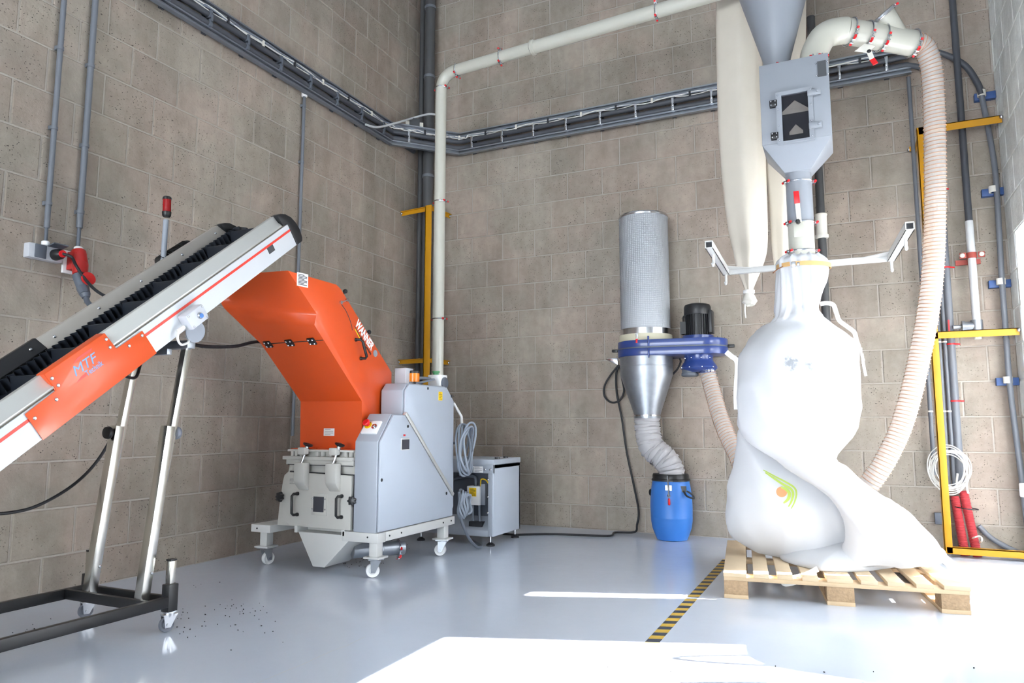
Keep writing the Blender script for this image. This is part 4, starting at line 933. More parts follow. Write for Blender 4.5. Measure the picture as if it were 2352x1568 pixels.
for z, lab in ((4.066, 'upper'), (3.995, 'lower')):
    end = [V((-2, yw-.03, z)), V((-.5, yw-.03, z)), V((.45, yw-.03, z))]
    tail = [V((.62, yw-.03, z+.01)), V((.80, yw-.03, z-.01)), V((.98, yw-.04, z-.16)), V((1.065, yw-.04, z-.34)), V((1.085, yw-.04, z-.44))] if lab == 'upper' else [V((.6, yw-.03, z-.01)), V((.72, yw-.03, z-.09)), V((.755, yw-.03, z-.25)), V((.745, yw-.03, z-.5))]
    P = spline(along(z, .03), 6)+spline(end+tail, 8)
    s = S(); s.tube(P, .024, 14)
    tag(s.out('cable_conduit', 'conduit_dark', loc=P[-1]), 'dark grey plastic conduit, %s of the two fat ones lying in the cable tray' % lab, 'conduit', 'fat conduits in the tray')
for k in range(4):
    P0 = along(4.105+.011*(k % 2), .036+.009*(k//2)); n_ = 40; P = [P0[0].lerp(P0[1], i/n_) for i in range(n_)]+spline(P0[1:], 5)
    P += [V((-3.6, P[-1].y, P[-1].z)).lerp(V((.3, P[-1].y, P[-1].z)), i/30) for i in range(1, 31)]
    P = [p+V((0, 0, .012*math.sin(i*1.1+k*1.9)+.006*math.sin(i*2.3+k))) for i, p in enumerate(P)]
    s = S(); s.tube(spline(P, 3), .0055, 6)
    tag(s.out('tray_cable', 'cable_white' if k % 2 == 0 else 'cable_grey', loc=(.3, yw, 4.1)), 'thin %s cable tied along the upper rail of the cable tray' % ('white' if k % 2 == 0 else 'grey'), 'cable', 'thin cables in the tray')
cable('flex_conduit', 'thin grey conduit arching out of the tray past the wall corner', [PX(840, 286, x=-4.18), PX(862, 292, x=-4.16), PX(885, 289, x=-4.15), PX(915, 281, x=-4.12), PX(955, 269, y=6.3), PX(985, 262, y=6.3), PX(1005, 264, y=6.3)], .011, 'pale_pipe', 'conduit')
B2 = thing('relay_box', 'small dark grey box with pale end caps on the tray in the corner', 'box', (-4.05, 6.28, 4.18))
c = PX(952, 284, y=6.28)
s = S(); s.obox(c, (.085, .07, 0), (-.03, .04, 0), (0, 0, .105)); s.out('body', 'dark_grey', B2, bevel=.003)
for t in (-1, 1):
    s = S(); s.obox(c+V((.085, .07, 0))*(t*.68)+V((0, 0, -.02)), (.03, .025, 0), (-.02, .026, 0), (0, 0, .07)); s.out('end_cap', 'off_white', B2, bevel=.004)
# ------------------------------------------------------------ left wall conduits and sockets
def conduit(name, label, y, z0, z1, r, clips, m='conduit_grey', taper=None):
    O = thing(name, label, 'conduit', (XL+.03, y, z0))
    s = S(); s.cyl((XL+.035, y, z0), (XL+.035, y, z1), r, n=16); s.out('pipe', m, O)
    if taper: s = S(); s.cyl((XL+.035, y, taper), (XL+.035, y, z0+.005), r*.6, n=12); s.out('cable_end', 'slate', O)
    for z in clips:
        s = S(); s.bb((XL+.005, y-.02, z-.012), (XL+.03, y+.02, z+.012)); s.band((XL+.035, y, z), (0, 0, 1), r, .02, .004, 16); s.out('pipe_clip', m, O)
    return O
conduit('wall_conduit', 'grey conduit on the block wall leading down to the white double socket', 2.583, 2.16, ZT-.05, .016, (3.29, 2.78, 2.31), taper=2.07)
conduit('wall_conduit', 'grey conduit on the block wall leading down to the red socket', 2.78, 2.21, ZT-.05, .019, (3.27, 2.74, 2.31), taper=2.08)
O = conduit('wall_conduit', 'thin grey conduit dropping from the cable tray behind the orange hopper', 4.737, .9, 3.925, .014, (3.82, 3.3, 2.6), 'conduit_grey')
s = S(); s.lathe([(.022, 3.905), (.026, 3.91), (.026, 3.95), (.02, 3.955)], (XL+.035, 4.737, 0), n=16); s.out('gland', 'white', O)
K_ = thing('double_socket', 'white double wall socket with dark flap and a black plug', 'socket', (XL, 2.585, 1.98))
a, b_ = PX(84, 562, x=XL+.055), PX(143, 580, x=XL+.055); yc, zc = 2.578, 2.005
s = S(); s.bb((XL+.002, yc-.10, zc-.043), (XL+.058, yc+.10, zc+.045)); s.out('body', 'plastic_box', K_, bevel=.008)
s = S(); s.bb((XL+.058, yc-.068, zc-.038), (XL+.066, yc-.002, zc+.042)); s.out('flap', 'slate', K_, bevel=.003)
s = S(); s.hexa([V((XL+.058, yc+.004, zc+.04)), V((XL+.058, yc+.092, zc+.04)), V((XL+.058, yc+.092, zc+.046)), V((XL+.058, yc+.004, zc+.046)), V((XL+.12, yc+.004, zc+.052)), V((XL+.12, yc+.092, zc+.052)), V((XL+.12, yc+.092, zc+.058)), V((XL+.12, yc+.004, zc+.058))]); s.out('flap', 'slate', K_)
s = S(); s.lathe([(.034, 0), (.034, .012), (.03, .05), (.02, .065)], (XL+.06, yc+.052, zc-.002), (1, 0, 0), 24); s.out('plug', 'black_plastic', K_)
s = S(); s.lathe([(.021, .06), (.021, .075)], (XL+.06, yc+.052, zc-.002), (1, 0, 0), 20); s.out('plug_ring', 'cap_red', K_)
s = S(); s.lathe([(.016, .045), (.022, .05), (.022, .07), (.014, .076)], (XL+.035, 2.583, zc), n=16); s.out('gland', 'white', K_)
cable('mains_lead', 'thin black lead hanging from the white double socket behind the conveyor', [(XL+.13, yc+.052, zc-.002), (XL+.17, yc+.08, zc-.02), PX(175, 610, x=-4.15), PX(195, 640, x=-4.1), PX(222, 668, x=-4.0), PX(256, 686, x=-3.9), PX(300, 700, x=-3.8)], .009)
Q = thing('power_socket', 'red industrial wall socket with round flap and grey plug', 'socket', (XL, 2.83, 1.8))
px_ = lambda a, b_, x: PX(60+a/8.71, 540+b_/8.71, x=x)
c0, c1, c2 = px_(1045, 330, -4.26), px_(1080, 600, -4.22), px_(1080, 800, -4.19)
s = S(); s.bb((XL+.002, c1.y-.06, c1.z-.05), (XL+.02, c1.y+.05, c0.z+.0)); s.out('back_plate', 'white', Q, bevel=.003)
s = S(); s.lathe([(.038, 0), (.042, .02), (.042, .03)], c0, c1-c0, 24); s.cyl(c0, c1, .042, .045, 24); s.cyl(c1-(c1-c0)*.05, c2, .046, .04, 24); s.bb((XL+.02, c1.y-.04, c1.z-.03), (c1.x, c1.y+.04, c0.z-.01)); s.out('body', 'socket_red', Q, bevel=.003)
s = S(); s.lathe([(.022, 0), (.026, .005), (.026, .025), (.018, .032)], c0, (0, 0, 1), 18); s.out('gland', 'white', Q)
p1, p2, p3, p4 = px_(1050, 800, -4.19), px_(1130, 1050, -4.15), px_(1180, 1180, -4.12), px_(1200, 1245, -4.11)
s = S(); s.cyl(p1, p2, .036, .033, 20); s.cyl(p2, p3, .036, .03, 8); s.cyl(p3, p4, .03, .022, 20); s.out('plug', 'slate', Q)
c = px_(1245, 870, -4.11); s = S(); s.lathe([(.04, -.006), (.042, 0), (.04, .008), (.03, .01)], c, (1, -.1, .25), 28); s.out('flap', 'red', Q)
cable('mains_lead', 'thick dark lead below the red socket going behind the conveyor', [p4, px_(1225, 1330, -4.09), px_(1290, 1400, -4.04), px_(1370, 1450, -3.98), px_(1500, 1500, -3.9)], .016, 'slate')
# ------------------------------------------------------------ separator under the cyclone
sx_, sy_ = -.231, 5.0
Q = thing('separator', 'grey metal separator box with a sight window, tube and clamps above the white bulk bag', 'separator', (sx_, sy_, 2.05))
bx0, bx1, by0, by1 = -.436, -.012, 4.83, 5.17
zt_, zb_ = 3.385, 2.83; tx0, tx1, ty0, ty1, zn = sx_-.08, sx_+.08, sy_-.08, sy_+.08, 2.655
s = S()
v = [(bx0, by0), (bx1, by0), (bx1, by1), (bx0, by1)]
s.rings([[V((x, y, zt_)) for x, y in v], [V((x, y, zb_)) for x, y in v], [V((bx0+.01, by0, zb_-.075)), V((bx1-.03, by0+.0, zb_-.0)), V((bx1-.03, by1, zb_)), V((bx0+.01, by1, zb_-.075))],
         [V((tx0, ty0, zn)), V((tx1, ty0, zn)), V((tx1, ty1, zn)), V((tx0, ty1, zn))]])
s.bm.free(); s = S()
s.bb((bx0, by0, zb_), (bx1, by1, zt_)); s.out('box', 'sep_grey', Q, bevel=.003)
s = S(); frus(s, (bx0, by0, bx1, by1), (tx0, ty0, tx1, ty1), zb_, zn+.0); s.out('funnel', 'sep_grey', Q, bevel=.002)
# sight window
w5 = lambda a, b_: PX(1740+a/5.227, 100+b_/5.227, y=by0-.02)
a, b_ = w5(245, 1265), w5(665, 480); wx0, wx1, wz0, wz1 = a.x, b_.x-.006, a.z+.03, b_.z-.02
g0, g1 = w5(310, 1200), w5(615, 545); gx0, gx1, gz0, gz1 = g0.x, g1.x-.008, g0.z+.012, g1.z-.014
yf = by0
s = S()
for p, q in (((wx0, yf-.03, wz0), (gx0, yf-.001, wz1)), ((gx1, yf-.03, wz0), (wx1, yf-.001, wz1)), ((gx0, yf-.03, wz0), (gx1, yf-.001, gz0)), ((gx0, yf-.03, gz1), (gx1, yf-.001, wz1))): s.bb(p, q)
wd = s.out('window_door', 'sep_grey', Q)
s = S(); s.bb((gx0, yf-.004, gz0), (gx1, yf-.001, gz1)); s.out('dark_backing', 'ink', Q)
for fz, hh, ww in ((.66, .065, 1.), (.2, .045, .52)):
    cz = gz0+(gz1-gz0)*fz; cx = (gx0+gx1)/2; hw = (gx1-gx0)/2*ww
    s = S(); s.poly([(cx-hw, yf-.008, cz-.02), (cx+hw, yf-.008, cz-.02), (cx+hw, yf-.008, cz), (cx, yf-.012, cz+hh), (cx-hw, yf-.008, cz)]); s.out('inner_baffle', 'powder', Q)
s = S(); s.bb((gx0-.002, yf-.022, gz0-.002), (gx1+.002, yf-.018, gz1+.002)); s.out('pane', 'pane_glass', Q)
screws(wd, [(x, yf-.03, z) for x in (wx0+.012, wx1-.012) for z in (wz0+.02, wz0+.12, wz1-.12, wz1-.02)], (0, -1, 0), .006)
for z in (wz0+.06, wz1-.07):
    s = S(); s.bb((wx0-.04, yf-.02, z-.022), (wx0+.008, yf-.034, z+.022)); s.bb((wx0-.04, yf-.02, z-.022), (wx0-.005, yf, z+.022)); hg = s.out('hinge', 'black_plastic', Q, bevel=.003)
    screws(hg, [(wx0+a, yf-.034, z+b_) for a in (-.03, -.004) for b_ in (-.012, .012)], (0, -1, 0), .0055)
    s = S(); s.bb((wx1-.03, yf-.045, z+.005), (wx1+.05, yf-.028, z+.045)); s.cyl((wx1+.03, yf-.06, z+.025), (wx1+.03, yf, z+.025), .008, n=12); s.out('latch', 'sep_grey', Q, bevel=.005)
pc = PX(1740+772/5.227, 100+302/5.227, y=by0)
s = S(); s.bb((pc.x-.026, yf-.005, pc.z-.052), (pc.x+.026, yf-.001, pc.z+.052)); s.out('type_plate', 'dark_grey', Q)
screws(Q, [(pc.x+a, yf-.001, pc.z+b_) for a in (-.034, .034) for b_ in (-.042, .042)], (0, -1, 0), .006)
# tube below
z3 = [PX(1835, v_, y=sy_-.08).z for v_ in (412, 507, 573)]
s = S(); s.cyl((sx_, sy_, zn+.0), (sx_, sy_, z3[1]), .082, n=36); s.out('outlet_tube', 'sep_grey', Q)
s = S(); s.cyl((sx_, sy_, z3[1]), (sx_, sy_, 2.04), .081, n=36); s.out('filling_tube', 'pipe_cream', Q)
for z in z3: clamp(Q, (sx_, sy_, z), (0, 0, 1), .082, [R(-165), R(-12)], refdir=(cy, sy, 0))
fc = V((sx_-.01, sy_-.083, z3[1]))
s = S(); s.obox(fc+V((0, -.002, -.06)), (.062, 0, 0), (0, .006, 0), (0, 0, .10)); s.out('valve_plate', 'pipe_cream', Q, bevel=.003)
s = S(); s.obox(fc+V((.004, -.012, .05)), (.03, 0, 0), (0, .006, 0), (-.006, 0, .13)); lv = s.out('valve_lever', 'off_white', Q, bevel=.002)
s = S(); s.obox(fc+V((-.002, -.012, .155)), (.034, 0, 0), (0, .008, 0), (-.004, 0, .085)); s.out('lever_grip', 'cap_red', lv, bevel=.002)
star(Q, fc+V((0, -.014, -.014)), (0, -1, 0), .014)
# cyclone cone
cx_, cyy = -.335, 5.02
s = S(); s.lathe([(.085, 3.385), (.085, 3.46), (.092, 3.50), (.30, 4.24), (.30, 4.9)], (cx_, cyy, 0), n=48, cap=False)
tag(s.out('cyclone', 'sep_grey', loc=(cx_, cyy, 3.385)), 'grey steel cyclone cone narrowing down on to the separator box', 'cyclone')
clamp(Q, (cx_, cyy, 3.42), (0, 0, 1), .088, [R(-95), R(-70)], refdir=(cy, sy, 0))
# cream filter bags
def cloth(name, label, cols, y, rad, knot=None):
    C_ = thing(name, label, 'filter bag', PX(*cols[-1][:2], y=y))
    rs = []
    for row in cols:
        a, b_ = PX(row[0], row[1], y=y), PX(row[2], row[1], y=y); c = (a+b_)/2; h = (b_-a).length/2; d = (b_-a).normalized()
        fold = row[3] if len(row) > 3 else .06
        rs.append([c+d*(h*math.cos(t)*(1+fold*math.sin(7*t+1)))+V((0, 1, 0))*(min(rad, h*1.2)*math.sin(t)*(1+fold*math.sin(5*t+2))) for t in [2*math.pi*k/48 for k in range(48)]])
    # resample along the length
    R2 = []
    for k in range(48): R2.append(spline([r_[k] for r_ in rs], 5))
    s = S(); s.rings([[R2[k][i] for k in range(48)] for i in range(len(R2[0]))]); s.out('cloth', 'cloth', C_, smooth=60)
    if knot: knot(C_)
    return C_
yb = 5.6
def knot(C_):
    c = PX(1720, 672, y=yb); s = S(); s.ring(c, (0, 0, 1), .035, .009, 20, 8); s.ring(c+V((0, 0, .012)), (0, 0, 1), .035, .009, 20, 8); s.out('tie_cord', 'rope_white', C_)
    c2 = PX(1721, 686, y=yb); s = S(); s.lathe([(.03, .04), (.04, .01), (.052, -.02), (.03, -.05), (.005, -.045)], c2, n=14)
    for v_ in s.bm.verts: v_.co += V((noise.noise(v_.co*40), noise.noise(v_.co*40+V((5, 0, 0))), noise.noise(v_.co*40+V((9, 0, 0)))))*.018
    s.out('gathered_end', 'off_white', C_)
    s = S(); s.tube(spline([PX(1712, 685, y=yb), PX(1711, 710, y=yb), PX(1713, 730, y=yb)], 6), .005, 6); s.out('cord_end', 'rope_white', C_)
cloth('filter_bag', 'long cream cloth filter sleeve tied with a cord at its lower end', [(1645, -60, 1748), (1645, 60, 1747), (1648, 220, 1750), (1652, 330, 1755), (1660, 430, 1758), (1672, 520, 1760, .08), (1684, 575, 1758, .1), (1692, 612, 1748, .12), (1702, 640, 1737, .16), (1711, 662, 1729, .2), (1714, 674, 1727, .2)], yb, .16, knot)
cloth('filter_bag', 'cream cloth filter sleeve hanging behind the separator box', [(1752, -60, 1850), (1750, 80, 1848), (1752, 200, 1846), (1754, 360, 1838), (1764, 450, 1832), (1772, 560, 1822, .1), (1780, 620, 1815, .14)], 5.75, .15)
# elbow, branch and clamps to the big hose
EL = thing('suction_elbow', 'cream elbow and branch pipe with red capped clamps between separator and clear hose', 'pipe', (-.1, 5.0, 3.385))
def EP(u_, v_, y): return PX(u_, v_, y=y)
e0 = V((-.098, 5.0, 3.385)); p_ = [e0, e0+V((0, 0, .10))]
ctr = [e0, e0+V((0, 0, .08)), EP(1886, 92, 5.02), EP(1905, 77, 5.04), EP(1932, 71, 5.07)]
st = EP(1940, 71, 5.08); en = EP(2098, 100, 5.33); rr0 = .088
s = S(); s.tube(spline(ctr+[st], 8), rr0, 32); s.out('elbow', 'pipe_cream', EL)
dd = (en-st).normalized()
s = S(); s.cyl(st, en, rr0-.004, n=32); s.out('straight_pipe', 'pipe_cream', EL)
s = S(); bj, be = EP(2074, 92, 5.28), EP(2027, 38, 5.2); s.cyl(bj, be, .05, .082, n=28); br = s.out('branch', 'pipe_cream', EL)
bd = (be-bj).normalized()
s = S(); s.lathe([(.085, -.004), (.092, 0), (.092, .014), (.085, .018)], be, bd, 28); s.out('branch_lid', 'steel', br)
clamp(EL, be, bd, .088, [R(0), R(25)], refdir=(1, 0, .6))
clamp(EL, e0+V((0, 0, .03)), (0, 0, 1), rr0, [R(-110), R(-80)], refdir=(cy, sy, 0))
for u_ in (1948, 1986, 2022, 2094):
    c = st+dd*((EP(u_, 80, 5.1+.25*(u_-1940)/160)-st).dot(dd)); clamp(EL, c, dd, rr0, [R(40), R(75)], refdir=(0, -1, .25))
vc = st+dd*((EP(1992, 110, 5.14)-st).dot(dd))+V((0, -.05, -.10))
s = S(); P4 = [EP(1962, 118, 5.06), EP(1986, 100, 5.06), EP(2012, 105, 5.06), EP(1993, 122, 5.06)]
s.hexa(P4+[p+V((0, .012, .006)) for p in P4]); s.out('slide_valve', 'off_white', EL, bevel=.002)
a, b_, c = EP(1996, 118, 5.04), EP(2003, 136, 5.03), EP(2011, 147, 5.02)
s = S(); s.bar(a, b_, .006, .03, V((1, 0, 0))); lv = s.out('valve_lever', 'off_white', EL); s = S(); s.bar(b_, c, .008, .032, V((1, 0, 0))); s.out('lever_grip', 'cap_red', lv); s = S(); s.ball(a, .014); s.out('lever_knob', 'black_plastic', EL)
# clear spiral hose: from the branch down behind the bag and up to the fan inlet
hp = [en, en+dd*.06, EP(2128, 118, 5.38), EP(2140, 160, 5.42), EP(2146, 260, 5.48), EP(2148, 400, 5.52), EP(2147, 520, 5.55), EP(2141, 640, 5.56), EP(2128, 740, 5.56), EP(2112, 820, 5.56), EP(2094, 900, 5.54), EP(2070, 980, 5.52), EP(2040, 1045, 5.5), EP(2005, 1100, 5.5)]
hp += [V((-.06, 5.55, .42)), V((-.4, 5.75, .36)), V((-.72, 5.98, .52)), EP(1690, 1040, 6.1), EP(1668, 995, 6.17), EP(1650, 945, 6.24), EP(1636, 895, 6.31), V((mx_+.078, ey-.03, 1.44)), V((mx_+.075, ey-.03, 1.465))]
HP_ = spline(hp, 10); Hlen = sum((HP_[i+1]-HP_[i]).length for i in range(len(HP_)-1))
H = thing('clear_hose', 'thick clear plastic suction hose with copper coloured spiral wire', 'hose', (-.4, 5.75, .27))
rad = [.0665+.01*max(0, 1-i/12) for i in range(len(HP_))]
s = S(); s.tube(HP_, rad, 28, cap=False); s.out('hose_wall', 'hose_clear', H, smooth=80)
# spiral wire
u = None; acc = 0; pts = []; pitch = .0265; steps = 14
dense = []; 
for i in range(len(HP_)-1):
    n_ = max(1, int((HP_[i+1]-HP_[i]).length/(pitch/steps)+.5))
    for k in range(n_): dense.append((HP_[i].lerp(HP_[i+1], k/n_), rad[i]+(rad[i+1]-rad[i])*k/n_))
for i, (p, r_) in enumerate(dense):
    d = (dense[min(len(dense)-1, i+20)][0]-dense[max(0, i-20)][0]).normalized()
    if u is None: u, _ = frame(d)
    u = (u-d*u.dot(d)).normalized(); v = d.cross(u); t = 2*math.pi*i/steps
    pts.append(p+(u*math.cos(t)+v*math.sin(t))*(r_+.0025))
s = S(); s.tube(pts, .0032, 5); s.out('spiral_wire', 'hose_wire', H, smooth=80)
# ------------------------------------------------------------ bag frame arms
AF = thing('bag_frame', 'white square tube arms reaching out beside the bulk bag neck with hanging hooks', 'frame', (sx_, 5.25, 2.1))
zc = 2.115; yc = 5.24
l0, r0_ = PX(1668, 622, y=yc), PX(2046, 596, y=yc); zc = (l0.z+r0_.z)/2; l0.z = r0_.z = zc
lt0, rt0 = PX(1628, 561, z=zc), PX(2090, 518, z=zc)
s = S(); s.bar(l0, r0_, .04, .04); s.out('crossbar', 'frame_white', AF, bevel=.003)
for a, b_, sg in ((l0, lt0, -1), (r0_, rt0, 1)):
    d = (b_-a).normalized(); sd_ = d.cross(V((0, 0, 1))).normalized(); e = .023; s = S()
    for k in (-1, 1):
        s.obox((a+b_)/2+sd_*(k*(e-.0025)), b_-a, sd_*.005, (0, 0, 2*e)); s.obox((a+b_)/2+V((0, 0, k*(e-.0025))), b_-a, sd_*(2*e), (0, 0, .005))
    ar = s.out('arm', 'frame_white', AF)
    s = S(); s.obox(b_-d*.02, d*.004, sd_*(2*e-.008), (0, 0, 2*e-.008)); s.out('tube_shade', 'ink', ar)  # dark sheet: shade inside the hollow arm end, put in as colour
    g = a+(d*.02); s = S(); q = V((-sg, 0, 0)); s.hexa([a+V((0, 0, .01)), a+d*.16+V((0, 0, .01)), a+d*.16+V((0, 0, .015)), a+V((0, 0, .015)), a+q*.2+V((0, 0, .01)), a+q*.2+d*.01+V((0, 0, .01)), a+q*.2+d*.01+V((0, 0, .015)), a+q*.2+V((0, 0, .015))]); s.out('gusset', 'frame_white', AF)
    for t in (.03, .78):
        p = a.lerp(b_, t)+sd_*(-sg*.0); s = S(); s.tube(spline([p+V((0, 0, .02)), p+V((0, 0, -.04)), p+V((0, 0, -.075)), p+V((0, -.02, -.095)), p+V((0, -.04, -.085))], 5), .009, 8); s.out('hook', 'frame_white', AF)
# vertical service pipe behind
VP = thing('service_pipe', 'dark grey vertical pipe with a pale coupling on the back wall behind the separator', 'pipe', (-.14, 6.56, 1.3))
s = S(); s.cyl((-.139, 6.56, 1.75), (-.139, 6.56, 4.6), .034, n=20); s.out('pipe', 'drain_grey', VP)
s = S(); s.cyl((-.139, 6.56, .9), (-.139, 6.56, 1.76), .028, n=20); s.cyl((-.139, 6.56, 1.7), (-.139, 6.56, 2.35), .0335, n=20); s.out('lower_pipe', 'conduit_grey', VP)
z1, z2 = PX(1883, 488, y=6.5).z, PX(1887, 536, y=6.5).z
s = S(); s.lathe([(.05, z2-.03), (.055, z2-.02), (.055, z2), (.046, z2), (.046, z1-.02), (.052, z1-.01), (.05, z1)], (-.139, 6.56, 0), n=24); s.out('coupling', 'off_white', VP)
# ------------------------------------------------------------ pallet
PA = R(7.42); pu, pv = V((math.cos(PA), math.sin(PA), 0)), V((-math.sin(PA), math.cos(PA), 0)); PO = V((-.708, 4.40, 0))
PT = thing('pallet', 'pale wooden pallet under the white bulk bag', 'pallet', PO+pu*.625+pv*.6)
def pb(s, u0, u1, v0, v1, z0, z1):
    c = PO+pu*((u0+u1)/2)+pv*((v0+v1)/2)+V((0, 0, (z0+z1)/2)); return s.obox(c, pu*(u1-u0), pv*(v1-v0), (0, 0, z1-z0))
for a, b_ in ((0, .128), (.166, .25), (.295, .378), (.428, .512), (.556, .688), (.727, .812), (.86, .945), (.998, 1.083), (1.13, 1.255)):
    s = S(); pb(s, a, b_, random.uniform(-.004, .004), 1.22, .122, .144); s.out('deck_board', 'wood', PT, bevel=.002)
for v0 in (0, .55, 1.1):
    s = S(); pb(s, .002, 1.25, v0, v0+.12, .1, .122); s.out('stringer_board', 'wood_dark', PT, bevel=.002)
for a, b_ in ((0, .135), (.55, .694), (1.112, 1.25)):
    s = S(); pb(s, a, b_, 0, 1.22, 0, .022); s.out('bottom_board', 'wood_dark', PT, bevel=.002)
    for v0 in (0.002, .54, 1.075):
        s = S(); pb(s, a+.002, b_-.002, v0, v0+.14, .022, .1); s.out('spacer_block', 'chipboard', PT, bevel=.002)
# ------------------------------------------------------------ bulk bag
BG = thing('bulk_bag', 'large twisted white bulk bag hanging from the filling tube and slumped on the pallet', 'bag', PO+pu*.6+pv*.55+V((0, 0, .145)))
rows = [(1806, 590, 1888, 585, 5.00, .075), (1787, 600, 1900, 594, 5.00, .10), (1784, 612, 1903, 606, 5.00, .105), (1786, 640, 1903, 630, 5.00, .10), (1783, 680, 1889, 672, 5.00, .09), (1779, 712, 1877, 704, 5.00, .09), (1777, 731, 1886, 726, 4.98, .10),
        (1752, 750, 1907, 744, 5.02, .16), (1722, 782, 1941, 766, 5.01, .23), (1700, 822, 1972, 795, 4.99, .28), (1693, 862, 1977, 838, 4.98, .30), (1691, 906, 1980, 893, 4.97, .30), (1695, 952, 1976, 945, 4.95, .28), (1700, 990, 1960, 1005, 4.98, .24),
        (1722, 1020, 1922, 1053, 4.92, .18), (1775, 1054, 1962, 1086, 4.88, .15), (1845, 1096, 2021, 1136, 4.88, .14), (1897, 1132, 2086, 1178, 4.89, .15), (1932, 1175, 2132, 1224, 4.90, .16), (1944, 1218, 2158, 1256, 4.91, .18), (1936, 1256, 2172, 1280, 4.92, .19), (1908, 1288, 2168, 1292, 4.92, .17)]
NT = 72; rs = []
for (a, b_, c, d, y, dep) in rows:
    l, r_ = PX(a, b_, y=y), PX(c, d, y=y); m_ = (l+r_)/2; h = (r_-l)/2
    rs.append([m_+h*(abs(math.cos(t))**.85*(1 if math.cos(t) > 0 else -1))+V((0, dep*(abs(math.sin(t))**.85)*(1 if math.sin(t) > 0 else -1), 0)) for t in [2*math.pi*k/NT for k in range(NT)]])
RR = [spline([r_[k] for r_ in rs], 5) for k in range(NT)]
def wrinkle(p, amp):
    q = V((p.x*5+p.z*3, p.y*5, p.z*2.2-p.x*2)); a = noise.noise(q)*.6+noise.noise(q*2.3+V((3, 1, 7)))*.3
    b_ = 1-abs(noise.noise(V((p.x*2+p.z*1.4, p.y*3, p.z*1.2-p.x*.8))*1.6)); return amp*(a+.8*(b_**4)-.4)
s = S(); s.rings([[RR[k][i] for k in range(NT)] for i in range(len(RR[0]))])
bmesh.ops.recalc_face_normals(s.bm, faces=s.bm.faces); s.bm.normal_update()
for v_ in s.bm.verts:
    zz = v_.co.z; amp = .012 if zz > 1.68 else .022
    if zz > 1.68: t = math.atan2(v_.co.y-5.0, v_.co.x-sx_); v_.co += v_.normal*(.006*math.sin(11*t+zz*6)+.004*math.sin(23*t))
    v_.co += v_.normal*wrinkle(v_.co, amp)
    if v_.co.z < .1465: v_.co.z = .1465
body = s.out('body', 'bag_white', BG, smooth=80)
# slack lower lobe with the print
lob = [(1699, 985), (1690, 1030), (1673, 1104), (1667, 1160), (1669, 1200), (1684, 1232), (1722, 1258), (1775, 1280), (1830, 1298), (1880, 1306), (1925, 1292), (1950, 1250), (1958, 1200), (1945, 1150), (1905, 1110), (1850, 1075), (1790, 1035), (1735, 1000)]
yl = 5.03; lo = spline([PX(a, b_, y=yl) for a, b_ in lob], 5, close=True); cl_ = PX(1800, 1165, y=yl); NL = len(lo)
s = S(); rs = []
for k in range(15):
    f = math.sin(k/14*math.pi/2); rs.append([cl_+(p-cl_)*max(f, .01)+V((0, -.17*(1-f**2.6)**.8 if f < 1 else 0, 0)) for p in lo])
for k in range(13, -1, -1):
    f = math.sin(k/14*math.pi/2); rs.append([cl_+(p-cl_)*max(f, .01)+V((0, .16*(1-f**2.6)**.8, 0)) for p in lo])
s.rings(rs); bmesh.ops.recalc_face_normals(s.bm, faces=s.bm.faces); s.bm.normal_update()
for v_ in s.bm.verts:
    v_.co += v_.normal*wrinkle(v_.co+V((2, 0, 1)), .016)
    if v_.co.z < .147: v_.co.z = .147
lobe = s.out('lower_fold', 'bag_white', BG, smooth=80)
# rest of the bag spread on the boards behind and below
s = S(); base = [(1800, 1288), (1862, 1306), (1900, 1312), (1981, 1312), (2040, 1305), (2089, 1297), (2130, 1296), (2168, 1290), (2176, 1283), (2150, 1262), (2050, 1256), (1900, 1262), (1800, 1272)]
bl = [PX(a, b_, z=.146) for a, b_ in base]; bl = spline(bl, 4, close=True); cc = sum(bl, V())/len(bl)
s.rings([[cc+(p-cc)*f+V((0, 0, h)) for p in bl] for f, h in ((1, 0), (1.01, .012), (.98, .03), (.85, .06), (.6, .1), (.3, .14), (.02, .15))])
for v_ in s.bm.verts:
    if v_.co.z > .15: v_.co += V((0, 0, abs(wrinkle(v_.co, .02))))
s.out('spread_base', 'bag_white', BG, smooth=80)
# seams, loops, ties
def strap(name, pts, w, m='rope_white', th=.003, side=None):
    P = spline(pts, 8); s = S(); rs = []
    for i, p in enumerate(P):
        d = (P[min(len(P)-1, i+1)]-P[max(0, i-1)]).normalized(); sd_ = V(side) if side else d.cross(V((0, -1, 0)))
        sd_ = (sd_-d*sd_.dot(d)).normalized(); n_ = d.cross(sd_); rs.append([p-sd_*w/2-n_*th, p+sd_*w/2-n_*th, p+sd_*w/2+n_*th, p-sd_*w/2+n_*th])
    s.rings(rs); return s.out(name, m, BG, smooth=60)
yy = 4.93
strap('lifting_loop', [PX(1884, 698, y=yy), PX(1898, 696, y=yy), PX(1914, 700, y=yy), PX(1921, 718, y=yy), PX(1928, 736, y=yy), PX(1946, 750, y=yy), PX(1962, 763, y=yy), PX(1967, 780, y=yy), PX(1973, 798, y=yy)], .026)
strap('tie_cord', [PX(1978, 798, y=yy-.05), PX(1979, 815, y=yy-.05), PX(1985, 828, y=yy-.05)], .012); strap('tie_cord', [PX(1980, 812, y=yy-.04), PX(1984, 840, y=yy-.04), PX(1989, 863, y=yy-.04)], .016)
strap('lifting_loop', [PX(1668, 808, y=yy), PX(1680, 818, y=yy), PX(1692, 828, y=yy), PX(1694, 850, y=yy), PX(1691, 900, y=yy), PX(1692, 940, y=yy)], .034)
yl2 = 4.6
